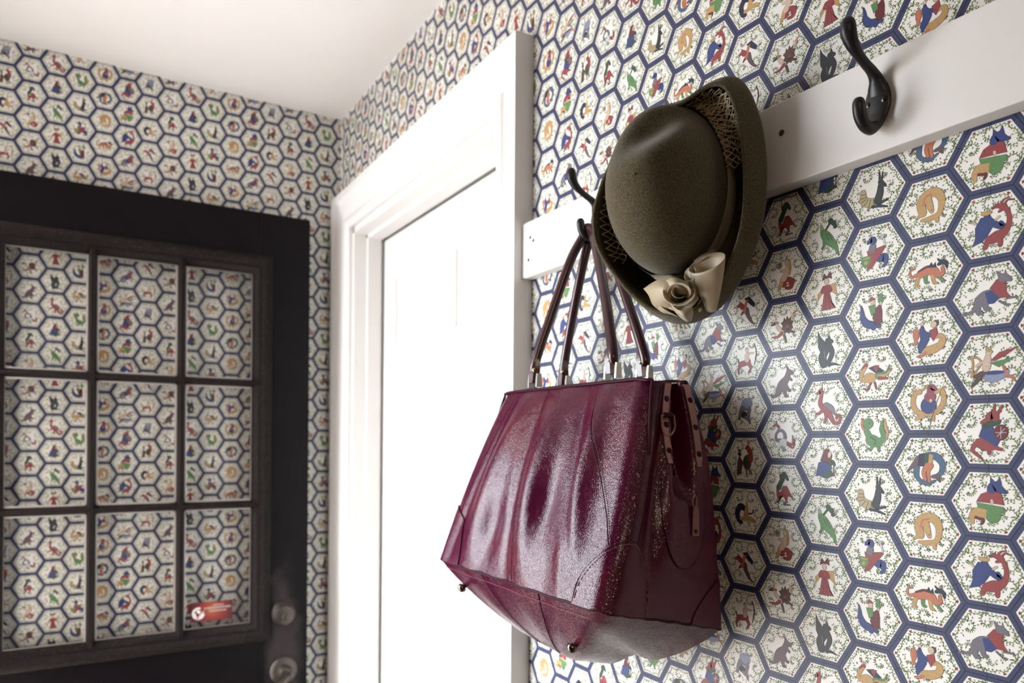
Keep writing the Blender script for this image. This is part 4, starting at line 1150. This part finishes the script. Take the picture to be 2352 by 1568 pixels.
solid(crown, 0.0022, -1)
# brim: flares out from the crown, folds and turns up to a rolled rim
RIM = [(1685, 172), (1712, 195), (1735, 250), (1752, 320), (1758, 380), (1757, 440), (1748, 510), (1728, 580), (1700, 640), (1668, 690), (1625, 728), (1580, 744), (1530, 735), (1480, 700), (1440, 655), (1408, 615), (1388, 580), (1380, 540), (1379, 505), (1392, 450), (1414, 390), (1444, 330), (1480, 280), (1540, 248), (1590, 232), (1630, 205), (1660, 182)]
pts = []
for u, v in RIM:
    d_ = hp(u, v, -0.018) - HO
    w_, u_ = np.dot(d_, HW) - W0, np.dot(d_, HU) - U0
    pts.append((math.atan2(u_, w_), math.hypot(w_, u_)))
pts.sort()
TH = np.array([p[0] for p in pts]); RR = np.array([p[1] for p in pts])
TH3, RR3 = np.concatenate([TH - 2 * np.pi, TH, TH + 2 * np.pi]), np.tile(RR, 3)
def fold_r(th):
    th = (th + math.pi) % (2 * math.pi) - math.pi
    return float(np.mean([np.interp(th + d_, TH3, RR3) for d_ in (-0.10, -0.05, 0, 0.05, 0.10)]))
def rim_in(th):
    k = 0.5 + 0.5 * math.cos(th - 0.55)
    return 0.0055 + 0.0085 * k ** 1.5
def brim_pt(th, i):
    bw, bu = RW * math.cos(th), RU * math.sin(th)
    br = math.hypot(bw, bu)
    fr_ = fold_r(th)
    ri_ = rim_in(th)
    rad, h = [(br * 0.985, HB + 0.010), (br * 1.01, HB + 0.001), (lerp(br, fr_, 0.45), HB - 0.001), (lerp(br, fr_, 0.80), -0.037), (fr_, -0.018), (fr_ - ri_ * 0.35, -0.003), (fr_ - ri_, 0.008)][i]
    dd_ = math.atan2(bu, bw)
    a_ = lerp(dd_, th, min(1, i / 3)) if abs(dd_ - th) < 1 else th
    q_ = loc(W0 + rad * math.cos(a_), U0 + rad * math.sin(a_), h)
    q_[1] = min(q_[1], -0.0225)          # the back of the brim rests against the board
    return q_
NB = 120
cols = []
for k in range(NB):
    th = -math.pi + 2 * math.pi * k / NB
    cols.append(smooth_path([brim_pt(th, i) for i in range(7)], 5))
brim = MB().grid(cols, close_u=True).build('brim', M['felt'], hat)
solid(brim, 0.0028, 0)
MB().tube([cols[k % NB][-1] for k in range(NB + 1)], 0.0022, 10, cap=False).build('rolled_rim', M['felt'], brim)
# ribbon band, two lapped folds
for f0, f1_, g_ in ((0.06, 0.20, 0.0015), (0.18, 0.30, 0.0022)):
    rows = [[crown_pt(2 * math.pi * k / NT, lerp(f0, f1_, j / 4), g_ + 0.0010 * math.sin(math.pi * j / 4)) for k in range(NT)] for j in range(5)]
    MB().grid(rows, close_v=True, flip=True).build('ribbon_band', M['satin'], hat)

# ---- satin rosette and loops at the foot of the crown
def sheet(name, ctrl, parent, th=0.0007, n=5, mat='satin'):
    R = [smooth_path([hp(*q) for q in row], n) for row in ctrl]
    R = np.array(R)
    g = [smooth_path(list(R[:, j]), n) for j in range(R.shape[1])]
    o_ = MB().grid(g).build(name, M[mat], parent)
    return solid(o_, th, 0)
ros = empty('rosette', (0, 0, 0)); ros.parent = hat
ros.location = Vector(hp(1555, 680, 0.02)) - hat.location
sheet('petal', [[(1478, 663, .008), (1506, 645, .016), (1546, 632, .018)], [(1490, 678, .014), (1520, 662, .028), (1550, 650, .026)], [(1500, 700, .012), (1528, 690, .024), (1556, 684, .020)], [(1520, 716, .006), (1545, 712, .012), (1565, 706, .010)]], ros)
sheet('petal', [[(1482, 662, .004), (1498, 680, .010), (1522, 706, .016), (1560, 728, .012)], [(1500, 692, .002), (1506, 702, .006), (1520, 716, .010), (1545, 722, .008)], [(1512, 712, -.004), (1520, 716, .0), (1530, 719, .002), (1548, 722, .002)]], ros)
# cupped petals round the heart
for rx, ry, h0, h1, a0, a1 in ((33, 27, .016, .038, 150, 385), (24, 19, .018, .040, -40, 200), (15, 12, .020, .040, 100, 330), (40, 38, .010, .028, 235, 350)):
    rows_ = []
    for j in range(5):
        f = j / 4
        row = []
        for k in range(22):
            a_ = math.radians(lerp(a0, a1, k / 21))
            e_ = math.sin(math.pi * k / 21) ** 0.4
            q = 0.70 + 0.34 * f ** 0.8 + (0.10 * f * f)
            row.append(hp(1560 + rx * q * math.cos(a_), 671 - ry * q * math.sin(a_) + 4 * (1 - f), lerp(h0, h0 + (h1 - h0) * e_, f ** 0.7)))
        rows_.append(row)
    o_ = MB().grid(rows_).build('petal', M['satin'], ros)
    solid(o_, 0.0007, 0)
sheet('petal', [[(1538, 694, .020), (1560, 712, .030), (1590, 704, .026)], [(1548, 712, .020), (1570, 726, .030), (1592, 716, .024)], [(1562, 728, .014), (1578, 738, .018), (1589, 736, .014)]], ros)
sheet('petal', [[(1524, 646, .020), (1548, 637, .028), (1580, 648, .022)], [(1534, 656, .026), (1556, 655, .034), (1584, 662, .026)], [(1548, 672, .022), (1562, 676, .028), (1584, 676, .022)]], ros)
def cone_loop(name, top_c, rx, ry, rot, bot, h0, h1, par):
    """ribbon loop: oval mouth drawn out to a folded tip"""
    rows_ = []
    for j in range(13):
        f = j / 12
        cx_, cy_ = lerp(top_c[0], bot[0], f), lerp(top_c[1], bot[1], f)
        rxx = lerp(rx, bot[2], f ** 1.15)
        ryy = lerp(ry, 3.0, f ** 0.8)
        row = []
        for k in range(28):
            a_ = 2 * math.pi * k / 28
            x_, y_ = rxx * math.cos(a_), ryy * math.sin(a_)
            ro_ = math.radians(rot * (1 - f))
            px_, py_ = cx_ + x_ * math.cos(ro_) - y_ * math.sin(ro_), cy_ + x_ * math.sin(ro_) + y_ * math.cos(ro_)
            dep = lerp(0.011, 0.002, f)
            row.append(hp(px_, py_, lerp(h0, h1, f) + dep * math.sin(a_)))
        rows_.append(row)
    o_ = MB().grid(rows_, close_v=True).build(name, M['satin'], par)
    return solid(o_, 0.0007, 0)
cone_loop('ribbon_loop', (1624, 603), 45, 17, -24, (1634, 714, 10), 0.020, 0.012, ros)
cone_loop('ribbon_loop', (1585, 628), 17, 12, -60, (1599, 688, 5), 0.014, 0.010, ros)
sheet('ribbon_tail', [[(1609, 686, .004), (1612, 692, .006), (1613, 702, .004)], [(1600, 706, .004), (1608, 708, .008), (1612, 710, .004)], [(1603, 714, .002), (1607, 716, .004), (1610, 714, .002)]], ros)
sheet('ribbon_tail', [[(1592, 598, -.006), (1612, 585, -.004), (1640, 572, -.010)], [(1596, 602, .004), (1618, 588, .006), (1644, 578, .0)], [(1600, 604, .010), (1622, 592, .012), (1650, 584, .006)]], ros)
sheet('ribbon_tail', [[(1482, 620, -.020), (1500, 630, -.012), (1545, 632, -.004)], [(1494, 632, -.014), (1512, 640, -.004), (1548, 634, .002)], [(1506, 642, -.008), (1524, 645, .002), (1552, 634, .008)]], ros)

# ---- straw-coloured veil net tucked between crown and brim
def veil_pt(th, v):
    a_ = crown_pt(th, 0.34, 0.003)
    fr_, ri_ = fold_r(th), rim_in(th)
    c_ = loc(W0 + (fr_ - ri_ - 0.002) * math.cos(th), U0 + (fr_ - ri_ - 0.002) * math.sin(th), 0.004)
    return lerp(a_, c_, v) - HA * 0.010 * math.sin(math.pi * v)
vm = MB()
rv = random.Random(3)
def net(th0, th1, n_th, n_v, v0=0.0, v1=1.0, jit=0.18, r=0.0006):
    P = {}
    for i in range(n_th + 1):
        for j in range(n_v + 1):
            off = 0.5 if j % 2 else 0.0
            P[i, j] = veil_pt(math.radians(lerp(th0, th1, (i + off + rv.uniform(-jit, jit)) / n_th)), lerp(v0, v1, min(1, max(0, (j + rv.uniform(-jit, jit)) / n_v)))) + HA * rv.uniform(-0.003, 0.003)
    for i in range(n_th):
        for j in range(n_v):
            for q in (((i, j + 1), (i - 1, j + 1)) if j % 2 == 0 else ((i, j + 1), (i + 1, j + 1))):
                if q in P:
                    a_, c_ = P[i, j], P[q]
                    m_ = (a_ + c_) / 2 + np.array([rv.uniform(-1, 1) for _ in range(3)]) * 0.0006
                    vm.tube([a_, m_, c_], r, 4, cap=False)
net(8, 118, 26, 6)
net(20, 110, 22, 5, 0.05, 0.98, 0.3)
net(30, 95, 16, 4, 0.1, 0.9, 0.35)
net(168, 228, 11, 3, 0.05, 0.90, 0.12, 0.0006)
vo_ = vm.build('veil', M['net'], hat)
vo_['kind'] = 'stuff'
